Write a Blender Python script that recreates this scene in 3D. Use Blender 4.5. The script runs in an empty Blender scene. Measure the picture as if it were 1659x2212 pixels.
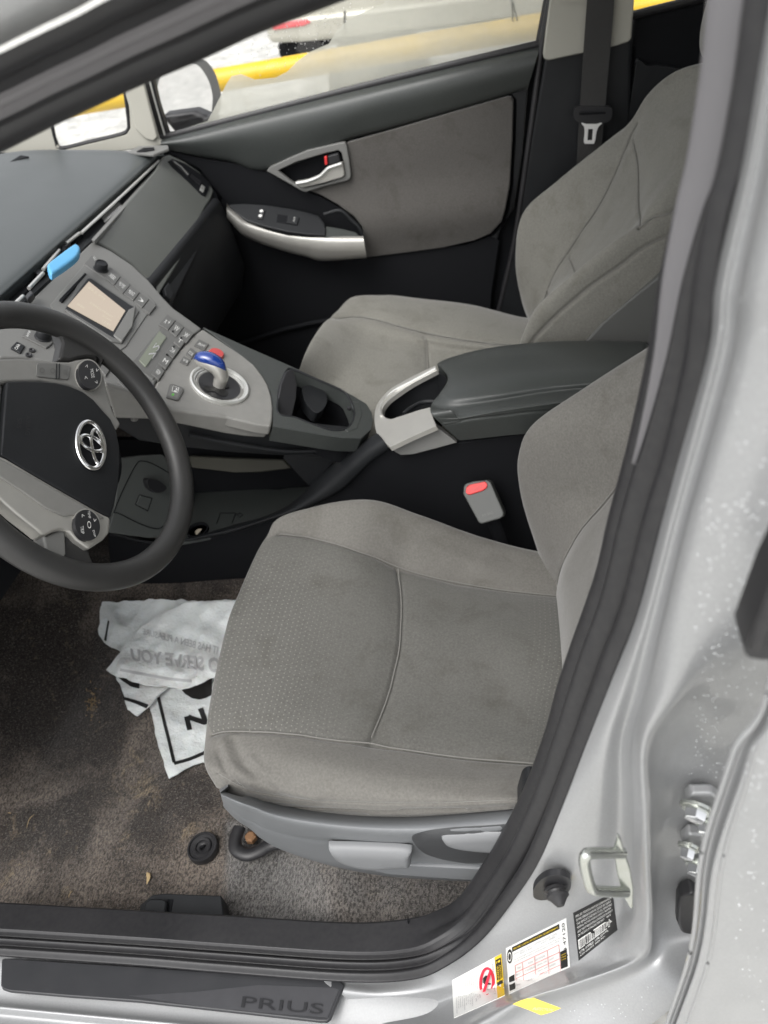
import bpy, bmesh, math, random
import numpy as np
from mathutils import Vector, Matrix, Euler
from mathutils.geometry import delaunay_2d_cdt
random.seed(7); np.random.seed(7)
SC = bpy.context.scene
# ---------------------------------------------------------------- camera
CAM = np.array([.51329, -1.06937, 1.35206]); ROT = (.87488381, .16580587, .12596798)
FP = 1663.44; CX, CY = 829.5, 1106.0
cd = bpy.data.cameras.new("camera"); cam = bpy.data.objects.new("camera", cd); SC.collection.objects.link(cam)
cam.location = CAM; cam.rotation_mode = 'XYZ'; cam.rotation_euler = ROT
cd.sensor_fit = 'VERTICAL'; cd.sensor_height = 36.0; cd.lens = 36.0*FP/2212.0
cd.clip_start = .02; cd.clip_end = 500
cd.dof.use_dof = True; cd.dof.focus_distance = .88; cd.dof.aperture_fstop = 6.5
SC.camera = cam
# ---------------------------------------------------------------- light
w = bpy.data.worlds.new("World"); SC.world = w; w.use_nodes = True
nt = w.node_tree; bg = nt.nodes['Background']
sky = nt.nodes.new('ShaderNodeTexSky'); sky.sky_type = 'NISHITA'; sky.sun_disc = False
SUN_EL, SUN_AZ = math.radians(58), math.radians(205)
sky.sun_elevation = SUN_EL; sky.sun_rotation = SUN_AZ; sky.air_density = 1.0; sky.dust_density = 4.0
hs = nt.nodes.new('ShaderNodeHueSaturation'); hs.inputs['Saturation'].default_value = .12
nt.links.new(sky.outputs[0], hs.inputs['Color']); nt.links.new(hs.outputs[0], bg.inputs[0]); bg.inputs[1].default_value = .15
ld = bpy.data.lights.new("sun", 'SUN'); ld.energy = .6; ld.angle = math.radians(50); ld.color = (1, .97, .92)
lo = bpy.data.objects.new("sun", ld); SC.collection.objects.link(lo)
sd = Vector((math.sin(SUN_AZ)*math.cos(SUN_EL), math.cos(SUN_AZ)*math.cos(SUN_EL), math.sin(SUN_EL)))
lo.rotation_euler = (-sd).to_track_quat('-Z', 'Y').to_euler(); lo.location = (0, -3, 5)
SC.view_settings.view_transform = 'Standard'; SC.view_settings.look = 'None'
SC.view_settings.exposure = 0.95; SC.view_settings.gamma = 1.0
# ---------------------------------------------------------------- projection helpers (pixel of the photo + a real plane -> point)
RM = np.array(Euler(ROT, 'XYZ').to_matrix())
def rays(uv):
    uv = np.asarray(uv, float).reshape(-1, 2)
    d = np.stack([(uv[:,0]-CX)/FP, -(uv[:,1]-CY)/FP, -np.ones(len(uv))], 1)
    return d @ RM.T
def Q(u, v, x=None, y=None, z=None):
    d = rays([(u, v)])[0]
    i, val = (0, x) if x is not None else ((1, y) if y is not None else (2, z))
    return CAM + d*(val-CAM[i])/d[i]
def proj(P):
    v = (np.asarray(P)-CAM) @ RM
    return np.stack([CX+FP*v[...,0]/-v[...,2], CY-FP*v[...,1]/-v[...,2]], -1)
class Surf:
    def __init__(s, F): s.F = F
    def hit(s, uv):
        d = rays(uv); n = len(d); ts = np.linspace(.3, 3.2, 300)
        P = CAM + d[:,None,:]*ts[None,:,None]; V = s.F(P.reshape(-1,3)).reshape(n, 300)
        sg = V[:,:-1]*V[:,1:] <= 0; k = np.where(sg.any(1), sg.argmax(1), 150)
        a = ts[k].copy(); b = ts[k+1].copy(); Fa = V[np.arange(n), k]
        for _ in range(25):
            m = (a+b)/2; Fm = s.F(CAM+d*m[:,None]); same = Fm*Fa > 0
            a = np.where(same, m, a); b = np.where(same, b, m)
        return CAM+d*((a+b)/2)[:,None]
    def nrm(s, P):
        P = np.asarray(P); e = 1e-4; g = np.stack([(s.F(P+e*np.eye(3)[i])-s.F(P-e*np.eye(3)[i])) for i in range(3)], 1)
        g /= np.linalg.norm(g, axis=1)[:,None]+1e-12
        f = np.sign(((CAM-P)*g).sum(1)); f[f == 0] = 1
        return g*f[:,None]
class Plane(Surf):
    def __init__(s, p, n):
        s.p = np.array(p, float); s.n = np.array(n, float)/np.linalg.norm(n); s.F = lambda P: (P-s.p)@s.n
    def hit(s, uv):
        d = rays(uv); t = ((s.p-CAM)@s.n)/(d@s.n); return CAM+d*t[:,None]
    def nrm(s, P):
        P = np.asarray(P); n = s.n if (CAM-s.p)@s.n > 0 else -s.n
        return np.tile(n, (len(P), 1))
class MeshS(Surf):
    def __init__(s, ob):
        from mathutils.bvhtree import BVHTree
        me = ob.data; s.b = BVHTree.FromPolygons([v.co[:] for v in me.vertices], [tuple(p.vertices) for p in me.polygons])
    def hit(s, uv):
        o = []
        for d in rays(uv):
            h = s.b.ray_cast(Vector(CAM), Vector(d).normalized()); o.append(np.array(h[0]) if h[0] is not None else (o[-1] if o else CAM+d))
        return np.array(o)
    def nrm(s, P):
        o = []
        for p in P:
            n = np.array(s.b.find_nearest(Vector(p))[1]); o.append(n if n@(CAM-p) > 0 else -n)
        return np.array(o)
def PY(y): return Plane((0, y, 0), (0, 1, 0))
def PZ(z): return Plane((0, 0, z), (0, 0, 1))
def cr(P, n, closed=False):
    """Catmull-Rom resample of control points (k, ...) along axis 0 to n samples"""
    P = np.asarray(P, float); k = len(P)
    if closed: t = np.linspace(0, k, n, endpoint=False)
    else: t = np.linspace(0, k-1, n)
    i = np.floor(t).astype(int)
    if not closed: i = np.minimum(i, k-2)
    f = (t-i).reshape((-1,)+(1,)*(P.ndim-1))
    if closed: g = lambda j: P[j % k]
    else:
        ext = np.concatenate([[2*P[0]-P[1]], P, [2*P[-1]-P[-2]]]); g = lambda j: ext[j+1]
    a, b, c, d = g(i-1), g(i), g(i+1), g(i+2)
    return .5*((2*b)+(c-a)*f+(2*a-5*b+4*c-d)*f*f+(3*b-a-3*c+d)*f**3)
def smooth_loop(px, n=None): return cr(px, n or len(px)*6, True)
# ---------------------------------------------------------------- geometry builders: each returns (verts, faces)
def inside(pt, poly):
    x, y = pt[...,0], pt[...,1]; r = np.zeros(x.shape, bool); n = len(poly); j = n-1
    for i in range(n):
        xi, yi = poly[i]; xj, yj = poly[j]
        c = ((yi > y) != (yj > y)) & (x < (xj-xi)*(y-yi)/((yj-yi) if yj != yi else 1e-9)+xi)
        r ^= c; j = i
    return r
def pxdist(g, loop):
    a = loop; b = np.roll(loop, -1, 0); dm = np.full(len(g), 1e9)
    for p, q in zip(a, b):
        e = q-p; L = e@e+1e-9; t = np.clip(((g-p)@e)/L, 0, 1); dm = np.minimum(dm, np.linalg.norm(g-(p+t[:,None]*e), axis=1))
    return dm
def tri(px, step=None, hole=None, dome=None):
    px = np.asarray(px, float); n = len(px)
    vs = [tuple(p) for p in px]; nh = 0; ed = []
    if hole is not None:
        hole = np.asarray(hole, float); nh = len(hole); vs += [tuple(p) for p in hole]; ed = [(n+i, n+(i+1) % nh) for i in range(nh)]
    def addpts(g, mind):
        nonlocal vs
        if len(g):
            ok = inside(g, px); g = g[ok]
            if hole is not None and len(g): g = g[~inside(g, hole)]
            if len(g):
                d = pxdist(g, px)
                if hole is not None: d = np.minimum(d, pxdist(g, hole))
                vs += [tuple(p) for p in g[d > mind]]
    if dome:
        c = px.mean(0); T = np.roll(px, -1, 0)-np.roll(px, 1, 0); T /= np.linalg.norm(T, axis=1)[:,None]+1e-9; N = np.stack([T[:,1], -T[:,0]], 1)
        if ((c-px)*N).sum() < 0: N = -N
        for f in (.12, .35, .65, 1.0): addpts(px+N*dome[1]*f, dome[1]*f*.8)
        step = step or max(dome[1], 3)
    if step:
        x0, y0 = px.min(0); x1, y1 = px.max(0)
        gx, gy = np.meshgrid(np.arange(x0+step/2, x1, step), np.arange(y0+step/2, y1, step))
        g = np.stack([gx.ravel(), gy.ravel()], 1); g += (np.random.rand(*g.shape)-.5)*step*.2
        addpts(g, max(step*.35, dome[1] if dome else 0))
    r = delaunay_2d_cdt([Vector(v) for v in vs], ed, [list(range(n))], 1, 1e-6)
    V = np.array([tuple(v) for v in r[0]]); F = [tuple(f) for f in r[2]]
    if hole is not None:
        C = np.array([V[list(f)].mean(0) for f in F]); k = ~inside(C, hole); F = [f for f, q in zip(F, k) if q]
    return V, F, r[3]
def g_slab(px, S, th=.003, off=0., step=None, smooth=False, hole=None, dome=None):
    """dome=(height, edge width in px): pillow the face so its rim rolls over softly"""
    px = np.asarray(px, float)
    if smooth: px = smooth_loop(px)
    if step or dome:
        st = step or 8; o = []
        for p, q in zip(px, np.roll(px, -1, 0)):
            m = max(1, int(np.linalg.norm(q-p)/st)); o += [p+(q-p)*k/m for k in range(m)]
        px = np.array(o)
    V2, F, orig = tri(px, step, hole, dome)
    T = S.hit(V2); N = S.nrm(T); h = np.zeros(len(T))
    if dome:
        d = np.clip(pxdist(V2, px)/dome[1], 0, 1); h = dome[0]*np.sqrt(np.clip(1-(1-d)**2, 0, 1))
    top = T+N*(off+h)[:,None]; bot = T+N*(off-th); n = len(top)
    idx = {}
    for i, o in enumerate(orig):
        for k in o: idx[k] = i
    faces = list(F)+[tuple(n+i for i in reversed(f)) for f in F]
    rings = [list(range(len(px)))]
    if hole is not None: rings.append(list(range(len(px), len(px)+len(hole))))
    for rg in rings:
        ring = [idx[k] for k in rg if k in idx]
        for a, b in zip(ring, ring[1:]+ring[:1]):
            if a != b: faces.append((a, b, n+b, n+a))
    return np.concatenate([top, bot]), faces
def g_tube(pts, r, n=10, closed=False, flat=1., up=(0, 0, 1), cap=True):
    P = np.asarray(pts, float); k = len(P)
    T = (np.roll(P, -1, 0)-np.roll(P, 1, 0)) if closed else np.gradient(P, axis=0)
    T /= np.linalg.norm(T, axis=1)[:,None]+1e-12
    up = np.broadcast_to(np.asarray(up, float), P.shape)
    A = np.cross(T, up); A /= np.linalg.norm(A, axis=1)[:,None]+1e-9; B = np.cross(A, T)
    r = np.broadcast_to(np.asarray(r, float), (k,))
    a = np.linspace(0, 2*np.pi, n, endpoint=False)
    V = P[:,None]+r[:,None,None]*(np.cos(a)[None,:,None]*A[:,None]+flat*np.sin(a)[None,:,None]*B[:,None])
    V = V.reshape(-1, 3); F = []
    for i in range(k if closed else k-1):
        for j in range(n):
            F.append((i*n+j, i*n+(j+1) % n, ((i+1) % k)*n+(j+1) % n, ((i+1) % k)*n+j))
    if not closed and cap: F += [tuple(reversed(range(n))), tuple((k-1)*n+j for j in range(n))]
    return V, F
def g_lathe(c, axis, prof, n=40):
    ax = np.array(axis, float); ax /= np.linalg.norm(ax); t = np.array([0, 1, 0]) if abs(ax[1]) < .9 else np.array([1, 0, 0])
    A = np.cross(ax, t); A /= np.linalg.norm(A); B = np.cross(ax, A); a = np.linspace(0, 2*np.pi, n, endpoint=False)
    V = []; F = []
    for r, h in prof: V.append(np.array(c)+ax*h+r*(np.cos(a)[:,None]*A+np.sin(a)[:,None]*B))
    V = np.concatenate(V); m = len(prof)
    for i in range(m-1):
        for j in range(n): F.append((i*n+j, i*n+(j+1) % n, (i+1)*n+(j+1) % n, (i+1)*n+j))
    F += [tuple(reversed(range(n))), tuple((m-1)*n+j for j in range(n))]
    return V, F
def g_box(c, d, rot=None):
    c = np.array(c, float); d = np.array(d, float)/2
    V = np.array([(sx, sy, sz) for sx in (-1, 1) for sy in (-1, 1) for sz in (-1, 1)])*d
    if rot is not None: V = V @ np.array(Euler(rot).to_matrix()).T
    return V+c, [(0,1,3,2), (4,6,7,5), (0,4,5,1), (2,3,7,6), (0,2,6,4), (1,5,7,3)]
def g_grid(G):
    n, m = G.shape[:2]; I = np.arange(n*m).reshape(n, m)
    F = np.stack([I[:-1,:-1], I[1:,:-1], I[1:,1:], I[:-1,1:]], -1).reshape(-1, 4)
    return G.reshape(-1, 3), [tuple(f) for f in F.tolist()]
_fc = {}
def g_text(s, quad, S, off=.0006, th=.0004, bold=0.):
    """text stretched into a pixel quad (bottom-left, bottom-right, top-right, top-left of the writing) on surface S"""
    key = (s, bold)
    if key not in _fc:
        cu = bpy.data.curves.new("t", 'FONT'); cu.body = s; cu.offset = bold; cu.resolution_u = 3
        ob = bpy.data.objects.new("t", cu); SC.collection.objects.link(ob)
        dg = bpy.context.evaluated_depsgraph_get(); me = bpy.data.meshes.new_from_object(ob.evaluated_get(dg))
        V = np.array([v.co[:] for v in me.vertices]); F = [tuple(p.vertices) for p in me.polygons]
        bpy.data.objects.remove(ob); bpy.data.curves.remove(cu); bpy.data.meshes.remove(me); _fc[key] = (V, F)
    V, F = _fc[key]; a = V[:,:2]; lo_, hi = a.min(0), a.max(0); t = (a-lo_)/(hi-lo_+1e-9)
    q = [np.array(p, float) for p in quad]; x = t[:,:1]; y = t[:,1:]
    uv = q[0]*(1-x)*(1-y)+q[1]*x*(1-y)+q[2]*x*y+q[3]*(1-x)*y
    T = S.hit(uv); return T+S.nrm(T)*off, F
def bl(q, x, y):
    q = [np.array(p, float) for p in q]; return tuple(q[0]*(1-x)*(1-y)+q[1]*x*(1-y)+q[2]*x*y+q[3]*(1-x)*y)
def sub(q, x0, y0, x1, y1): return [bl(q, x0, y0), bl(q, x1, y0), bl(q, x1, y1), bl(q, x0, y1)]
def line_px(pts, wpx):
    """ribbon polygon around a pixel polyline"""
    P = np.asarray(pts, float); T = np.gradient(P, axis=0); T /= np.linalg.norm(T, axis=1)[:,None]; N = np.stack([-T[:,1], T[:,0]], 1)
    return np.concatenate([P+N*wpx/2, (P-N*wpx/2)[::-1]])
# ---------------------------------------------------------------- objects
def obj(name, geos, m, parent=None, sharp=35, bevel=0, bseg=2, sub_=0, **kw):
    if isinstance(geos, tuple): geos = [geos]
    V = []; F = []; o = 0
    for v, f in geos:
        V.append(np.asarray(v)); F += [tuple(i+o for i in ff) for ff in f]; o += len(v)
    V = np.concatenate(V); me = bpy.data.meshes.new(name); me.from_pydata(V.tolist(), [], F); me.validate()
    bm = bmesh.new(); bm.from_mesh(me); bmesh.ops.recalc_face_normals(bm, faces=bm.faces) if kw.pop('recalc', True) else None
    bm.to_mesh(me); bm.free()
    me.materials.append(m)
    me.polygons.foreach_set('use_smooth', [True]*len(me.polygons))
    if not bevel: me.set_sharp_from_angle(angle=math.radians(sharp))
    ob = bpy.data.objects.new(name, me); SC.collection.objects.link(ob)
    if bevel:
        b = ob.modifiers.new('bevel', 'BEVEL'); b.width = bevel; b.segments = bseg; b.limit_method = 'ANGLE'; b.angle_limit = math.radians(40); b.harden_normals = True
        b.use_clamp_overlap = True
        me.set_sharp_from_angle(angle=math.radians(180))
    if parent: ob.parent = parent
    for k, v in kw.items(): ob[k] = v
    return ob
def thing(name, label, cat, loc=(0, 0, 0), group=None, kind=None):
    o = bpy.data.objects.new(name, None); SC.collection.objects.link(o); o.empty_display_size = .05
    o['label'] = label; o['category'] = cat
    if group: o['group'] = group
    if kind: o['kind'] = kind
    return o
def tag(o, label, cat, group=None, kind=None):
    o['label'] = label; o['category'] = cat
    if group: o['group'] = group
    if kind: o['kind'] = kind
    return o
# ---------------------------------------------------------------- materials
def mat(name, col, rough=.5, metal=0., grain=None, mott=None, sheen=0., coat=0., spec=.5, mott2=None, col2=None, ior=None):
    m = bpy.data.materials.new(name); m.use_nodes = True; N = m.node_tree.nodes; L = m.node_tree.links; b = N['Principled BSDF']
    b.inputs['Base Color'].default_value = (*col, 1); b.inputs['Roughness'].default_value = rough; b.inputs['Metallic'].default_value = metal
    b.inputs['Sheen Weight'].default_value = sheen; b.inputs['Coat Weight'].default_value = coat; b.inputs['Specular IOR Level'].default_value = spec
    b.inputs['Sheen Roughness'].default_value = .4
    tc = N.new('ShaderNodeTexCoord'); src = None
    def noise(scale, detail=4, rg=.55):
        n = N.new('ShaderNodeTexNoise'); n.inputs['Scale'].default_value = scale; n.inputs['Detail'].default_value = detail; n.inputs['Roughness'].default_value = rg
        L.new(tc.outputs['Object'], n.inputs['Vector']); return n
    c = None
    for mo in (mott, mott2):
        if mo:
            sc, amt, c2 = mo; n = noise(sc); r = N.new('ShaderNodeValToRGB'); r.color_ramp.elements[0].position = .5-.22; r.color_ramp.elements[1].position = .5+.22
            L.new(n.outputs['Fac'], r.inputs[0]); mu = N.new('ShaderNodeMath'); mu.operation = 'MULTIPLY'; mu.inputs[1].default_value = amt; L.new(r.outputs[0], mu.inputs[0])
            mx = N.new('ShaderNodeMix'); mx.data_type = 'RGBA'; L.new(mu.outputs[0], mx.inputs[0]); mx.inputs[7].default_value = (*c2, 1)
            if c is None: mx.inputs[6].default_value = (*col, 1)
            else: L.new(c, mx.inputs[6])
            c = mx.outputs[2]
            if mo is mott:
                mr = N.new('ShaderNodeMapRange'); mr.inputs[3].default_value = max(0, rough-.07); mr.inputs[4].default_value = min(1, rough+.07); L.new(n.outputs['Fac'], mr.inputs[0]); L.new(mr.outputs[0], b.inputs['Roughness'])
    if c is not None: L.new(c, b.inputs['Base Color'])
    if grain:
        n = noise(grain[0], 3, .6); bp = N.new('ShaderNodeBump'); bp.inputs['Strength'].default_value = grain[1]; bp.inputs['Distance'].default_value = grain[2] if len(grain) > 2 else .0005
        L.new(n.outputs['Fac'], bp.inputs['Height']); L.new(bp.outputs[0], b.inputs['Normal'])
    return m
def glassmat(name, col=(1, 1, 1), rough=0.):
    m = bpy.data.materials.new(name); m.use_nodes = True; N = m.node_tree.nodes; L = m.node_tree.links
    for n in list(N): N.remove(n)
    o = N.new('ShaderNodeOutputMaterial'); t = N.new('ShaderNodeBsdfTransparent'); g = N.new('ShaderNodeBsdfGlossy'); g.inputs['Roughness'].default_value = rough
    f = N.new('ShaderNodeFresnel'); f.inputs[0].default_value = 1.45; x = N.new('ShaderNodeMixShader'); t.inputs[0].default_value = (*col, 1)
    L.new(f.outputs[0], x.inputs[0]); L.new(t.outputs[0], x.inputs[1]); L.new(g.outputs[0], x.inputs[2]); L.new(x.outputs[0], o.inputs[0]); return m
def filmmat(name, col, amt, nscale, lo=.35, hi=.7):
    m = bpy.data.materials.new(name); m.use_nodes = True; N = m.node_tree.nodes; L = m.node_tree.links
    for n in list(N): N.remove(n)
    o = N.new('ShaderNodeOutputMaterial'); t = N.new('ShaderNodeBsdfTransparent'); d = N.new('ShaderNodeBsdfDiffuse'); d.inputs[0].default_value = (*col, 1)
    tl = N.new('ShaderNodeBsdfTranslucent'); tl.inputs[0].default_value = (*col, 1); ad = N.new('ShaderNodeMixShader'); ad.inputs[0].default_value = .7
    x = N.new('ShaderNodeMixShader'); tc = N.new('ShaderNodeTexCoord'); n = N.new('ShaderNodeTexNoise'); n.inputs['Scale'].default_value = nscale; n.inputs['Detail'].default_value = 6
    mp = N.new('ShaderNodeMapRange'); mp.inputs[1].default_value = lo; mp.inputs[2].default_value = hi; mp.inputs[3].default_value = amt*.75; mp.inputs[4].default_value = amt
    L.new(tc.outputs['Object'], n.inputs['Vector']); L.new(n.outputs['Fac'], mp.inputs[0]); L.new(mp.outputs[0], x.inputs[0])
    L.new(d.outputs[0], ad.inputs[1]); L.new(tl.outputs[0], ad.inputs[2]); L.new(t.outputs[0], x.inputs[1]); L.new(ad.outputs[0], x.inputs[2]); L.new(x.outputs[0], o.inputs[0]); return m
def fabric(name, col, col2, dots=False):
    m = mat(name, col, .95, grain=(1500, .35, .0006), mott=(9, .55, col2), sheen=.35, spec=.15, mott2=(330, .7, tuple(c*1.38 for c in col)))
    N = m.node_tree.nodes; L = m.node_tree.links; b = N['Principled BSDF']; cin = b.inputs['Base Color'].links[0].from_socket
    tc = N.new('ShaderNodeTexCoord'); n_ = N.new('ShaderNodeTexNoise'); n_.inputs['Scale'].default_value = 17; n_.inputs['Detail'].default_value = 7; n_.inputs['Roughness'].default_value = .68; n_.inputs['Distortion'].default_value = .4; L.new(tc.outputs['Object'], n_.inputs['Vector'])
    mr = N.new('ShaderNodeMapRange'); mr.inputs[1].default_value = .52; mr.inputs[2].default_value = .74; mr.inputs[4].default_value = .55; L.new(n_.outputs['Fac'], mr.inputs[0])
    mx = N.new('ShaderNodeMix'); mx.data_type = 'RGBA'; L.new(mr.outputs[0], mx.inputs[0]); L.new(cin, mx.inputs[6]); mx.inputs[7].default_value = (col[0]*.62, col[1]*.60, col[2]*.54, 1); L.new(mx.outputs[2], b.inputs['Base Color'])
    if dots:
        N = m.node_tree.nodes; L = m.node_tree.links; b = N['Principled BSDF']
        at = N.new('ShaderNodeAttribute'); at.attribute_name = 'dotuv'; sp = N.new('ShaderNodeSeparateXYZ'); L.new(at.outputs['Vector'], sp.inputs[0])
        def M_(op, a, b_=None):
            n = N.new('ShaderNodeMath'); n.operation = op
            for i, q in enumerate((a, b_)):
                if q is None: continue
                if isinstance(q, (int, float)): n.inputs[i].default_value = q
                else: L.new(q, n.inputs[i])
            return n.outputs[0]
        row = M_('MULTIPLY', sp.outputs[0], 1/.0068); rf = M_('FLOOR', row)
        fu = M_('SUBTRACT', M_('FRACT', row), .5); par = M_('MULTIPLY', M_('FRACT', M_('MULTIPLY', rf, .5)), 1.0)
        fv = M_('SUBTRACT', M_('FRACT', M_('ADD', M_('MULTIPLY', sp.outputs[1], 1/.0068), par)), .5)
        dist = M_('SQRT', M_('ADD', M_('MULTIPLY', fu, fu), M_('MULTIPLY', fv, fv)))
        dot = M_('LESS_THAN', dist, .14); ms = M_('MULTIPLY', M_('MULTIPLY', dot, sp.outputs[2]), .24)
        mx = N.new('ShaderNodeMix'); mx.data_type = 'RGBA'; cin = b.inputs['Base Color'].links[0].from_socket; L.new(cin, mx.inputs[6]); L.new(ms, mx.inputs[0]); mx.inputs[7].default_value = (.42, .40, .36, 1); L.new(mx.outputs[2], b.inputs['Base Color'])
    return m
M = dict(
 fab=fabric('seat_velour', (.138,.133,.122), (.106,.101,.092)),
 fabc=fabric('seat_cloth', (.108,.106,.098), (.080,.078,.071), True),
 fabp=fabric('passenger_velour_lit', (.170,.166,.148), (.130,.127,.111)),  # same velour as the driver's, paler: the brighter light is in the colour
 doorfab=fabric('door_fabric', (.079,.075,.070), (.068,.064,.060)),
 black=mat('black_plastic', (.010,.011,.0125), .5, spec=.35, grain=(1100,.3), mott=(14,.5,(.019,.020,.022))),
 deep=mat('dark_trim', (.008,.0085,.010), .75, spec=.15, grain=(900,.2)),
 rubber=mat('black_rubber', (.013,.013,.015), .45, grain=(700,.12), mott=(9,.6,(.022,.021,.023)), mott2=(160,.3,(.045,.044,.043))),
 satin=mat('satin_black', (.018,.018,.020), .38, mott=(20,.4,(.028,.028,.030))),
 dash=mat('dash_pad', (.034,.038,.037), .38, grain=(800,.5), mott=(9,.5,(.048,.052,.048)), mott2=(380,.5,(.058,.063,.060))),
 dashg=mat('glovebox_plastic', (.108,.114,.105), .42, grain=(800,.5), mott=(10,.5,(.135,.14,.13))),
 greyp=mat('grey_plastic', (.225,.222,.208), .5, grain=(900,.15), mott=(22,.5,(.24,.237,.225)), mott2=(60,.25,(.14,.137,.13))),
 stack=mat('stack_grey', (.155,.155,.148), .5, grain=(900,.2), mott=(22,.5,(.16,.16,.153))),
 btn=mat('button_grey', (.12,.12,.115), .5, grain=(900,.2)),
 slate=mat('slate_plastic', (.150,.157,.164), .48, grain=(900,.25), mott=(12,.5,(.17,.176,.182))),
 lever=mat('lever_plastic', (.185,.19,.196), .45, grain=(900,.15)),
 silver=mat('silver_trim', (.46,.45,.42), .38, metal=.55, grain=(2500,.1), mott=(60,.3,(.55,.54,.5))),
 bright=mat('highlight_bright', (.72,.72,.69), .28, metal=.7),
 chrome=mat('chrome', (.85,.85,.85), .12, metal=1.),
 zinc=mat('zinc_plated_steel', (.62,.64,.61), .24, metal=.9, mott=(70,.5,(.5,.52,.44))),
 paint=mat('silver_paint', (.35,.355,.36), .42, metal=.35, coat=.35, grain=(3000,.03), mott=(6,.4,(.39,.395,.40)), mott2=(500,.5,(.28,.285,.29))),
 beige=mat('beige_trim', (.40,.39,.34), .6, grain=(700,.3), mott=(10,.3,(.46,.45,.40))),
 belt=mat('belt_webbing', (.035,.034,.033), .75, grain=(1300,.6,.0008), mott=(120,.4,(.05,.05,.048))),
 red=mat('red_button', (.62,.035,.035), .4), hazard=mat('hazard_button', (.50,.06,.06), .35), blue=mat('blue_gloss', (.005,.035,.22), .12, coat=1.),
 sky=mat('sky_blue_plastic', (.10,.36,.62), .4, mott=(60,.3,(.14,.42,.68))),
 white=mat('white_print', (.70,.70,.68), .5), label=mat('label_paper', (.72,.72,.70), .4), yellow=mat('label_yellow', (.72,.50,.02), .4),
 ink=mat('black_ink', (.012,.012,.012), .5), redink=mat('red_ink', (.62,.02,.05), .5), pinkink=mat('pink_ink', (.62,.28,.27), .5), greyink=mat('grey_ink', (.33,.33,.34), .5),
 pipe=mat('yellow_pipe_paint', (.72,.46,.015), .4, mott=(8,.4,(.62,.40,.02))),
 green=mat('green_lamp', (.10,.45,.05), .3),
 roof=mat('headliner', (.58,.57,.52), .9),
 brass=mat('coin_metal', (.55,.48,.36), .3, metal=1.),
 straw=mat('dry_leaf', (.45,.34,.18), .8, mott=(200,.5,(.3,.2,.1))),
 mirrorg=mat('mirror_glass', (.8,.8,.8), .03, metal=1.),
 tail=mat('tail_lens', (.55,.02,.03), .15, coat=1., mott=(60,.6,(.75,.25,.25))),
 suv=mat('car_champagne_paint', (.44,.43,.37), .35, metal=.3, coat=.5),
 lcd=mat('lcd_panel', (.33,.36,.29), .25),
)
def emis(name, col, st):
    m = mat(name, (.02,.02,.02), .2); b = m.node_tree.nodes['Principled BSDF']; b.inputs['Emission Color'].default_value = (*col, 1); b.inputs['Emission Strength'].default_value = st; return m
M['screen'] = emis('screen_glow', (.84, .70, .55), .36); M['screentext'] = emis('screen_text', (.95, .85, .65), .36); M['lcde'] = emis('lcd_glow', (.6, .66, .5), .16)
M['thread'] = mat('seam_thread', (.19,.185,.172), .9)
M['glass'] = glassmat('window_glass'); M['fog'] = filmmat('window_condensation', (.85,.85,.78), .62, 9)
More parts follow.
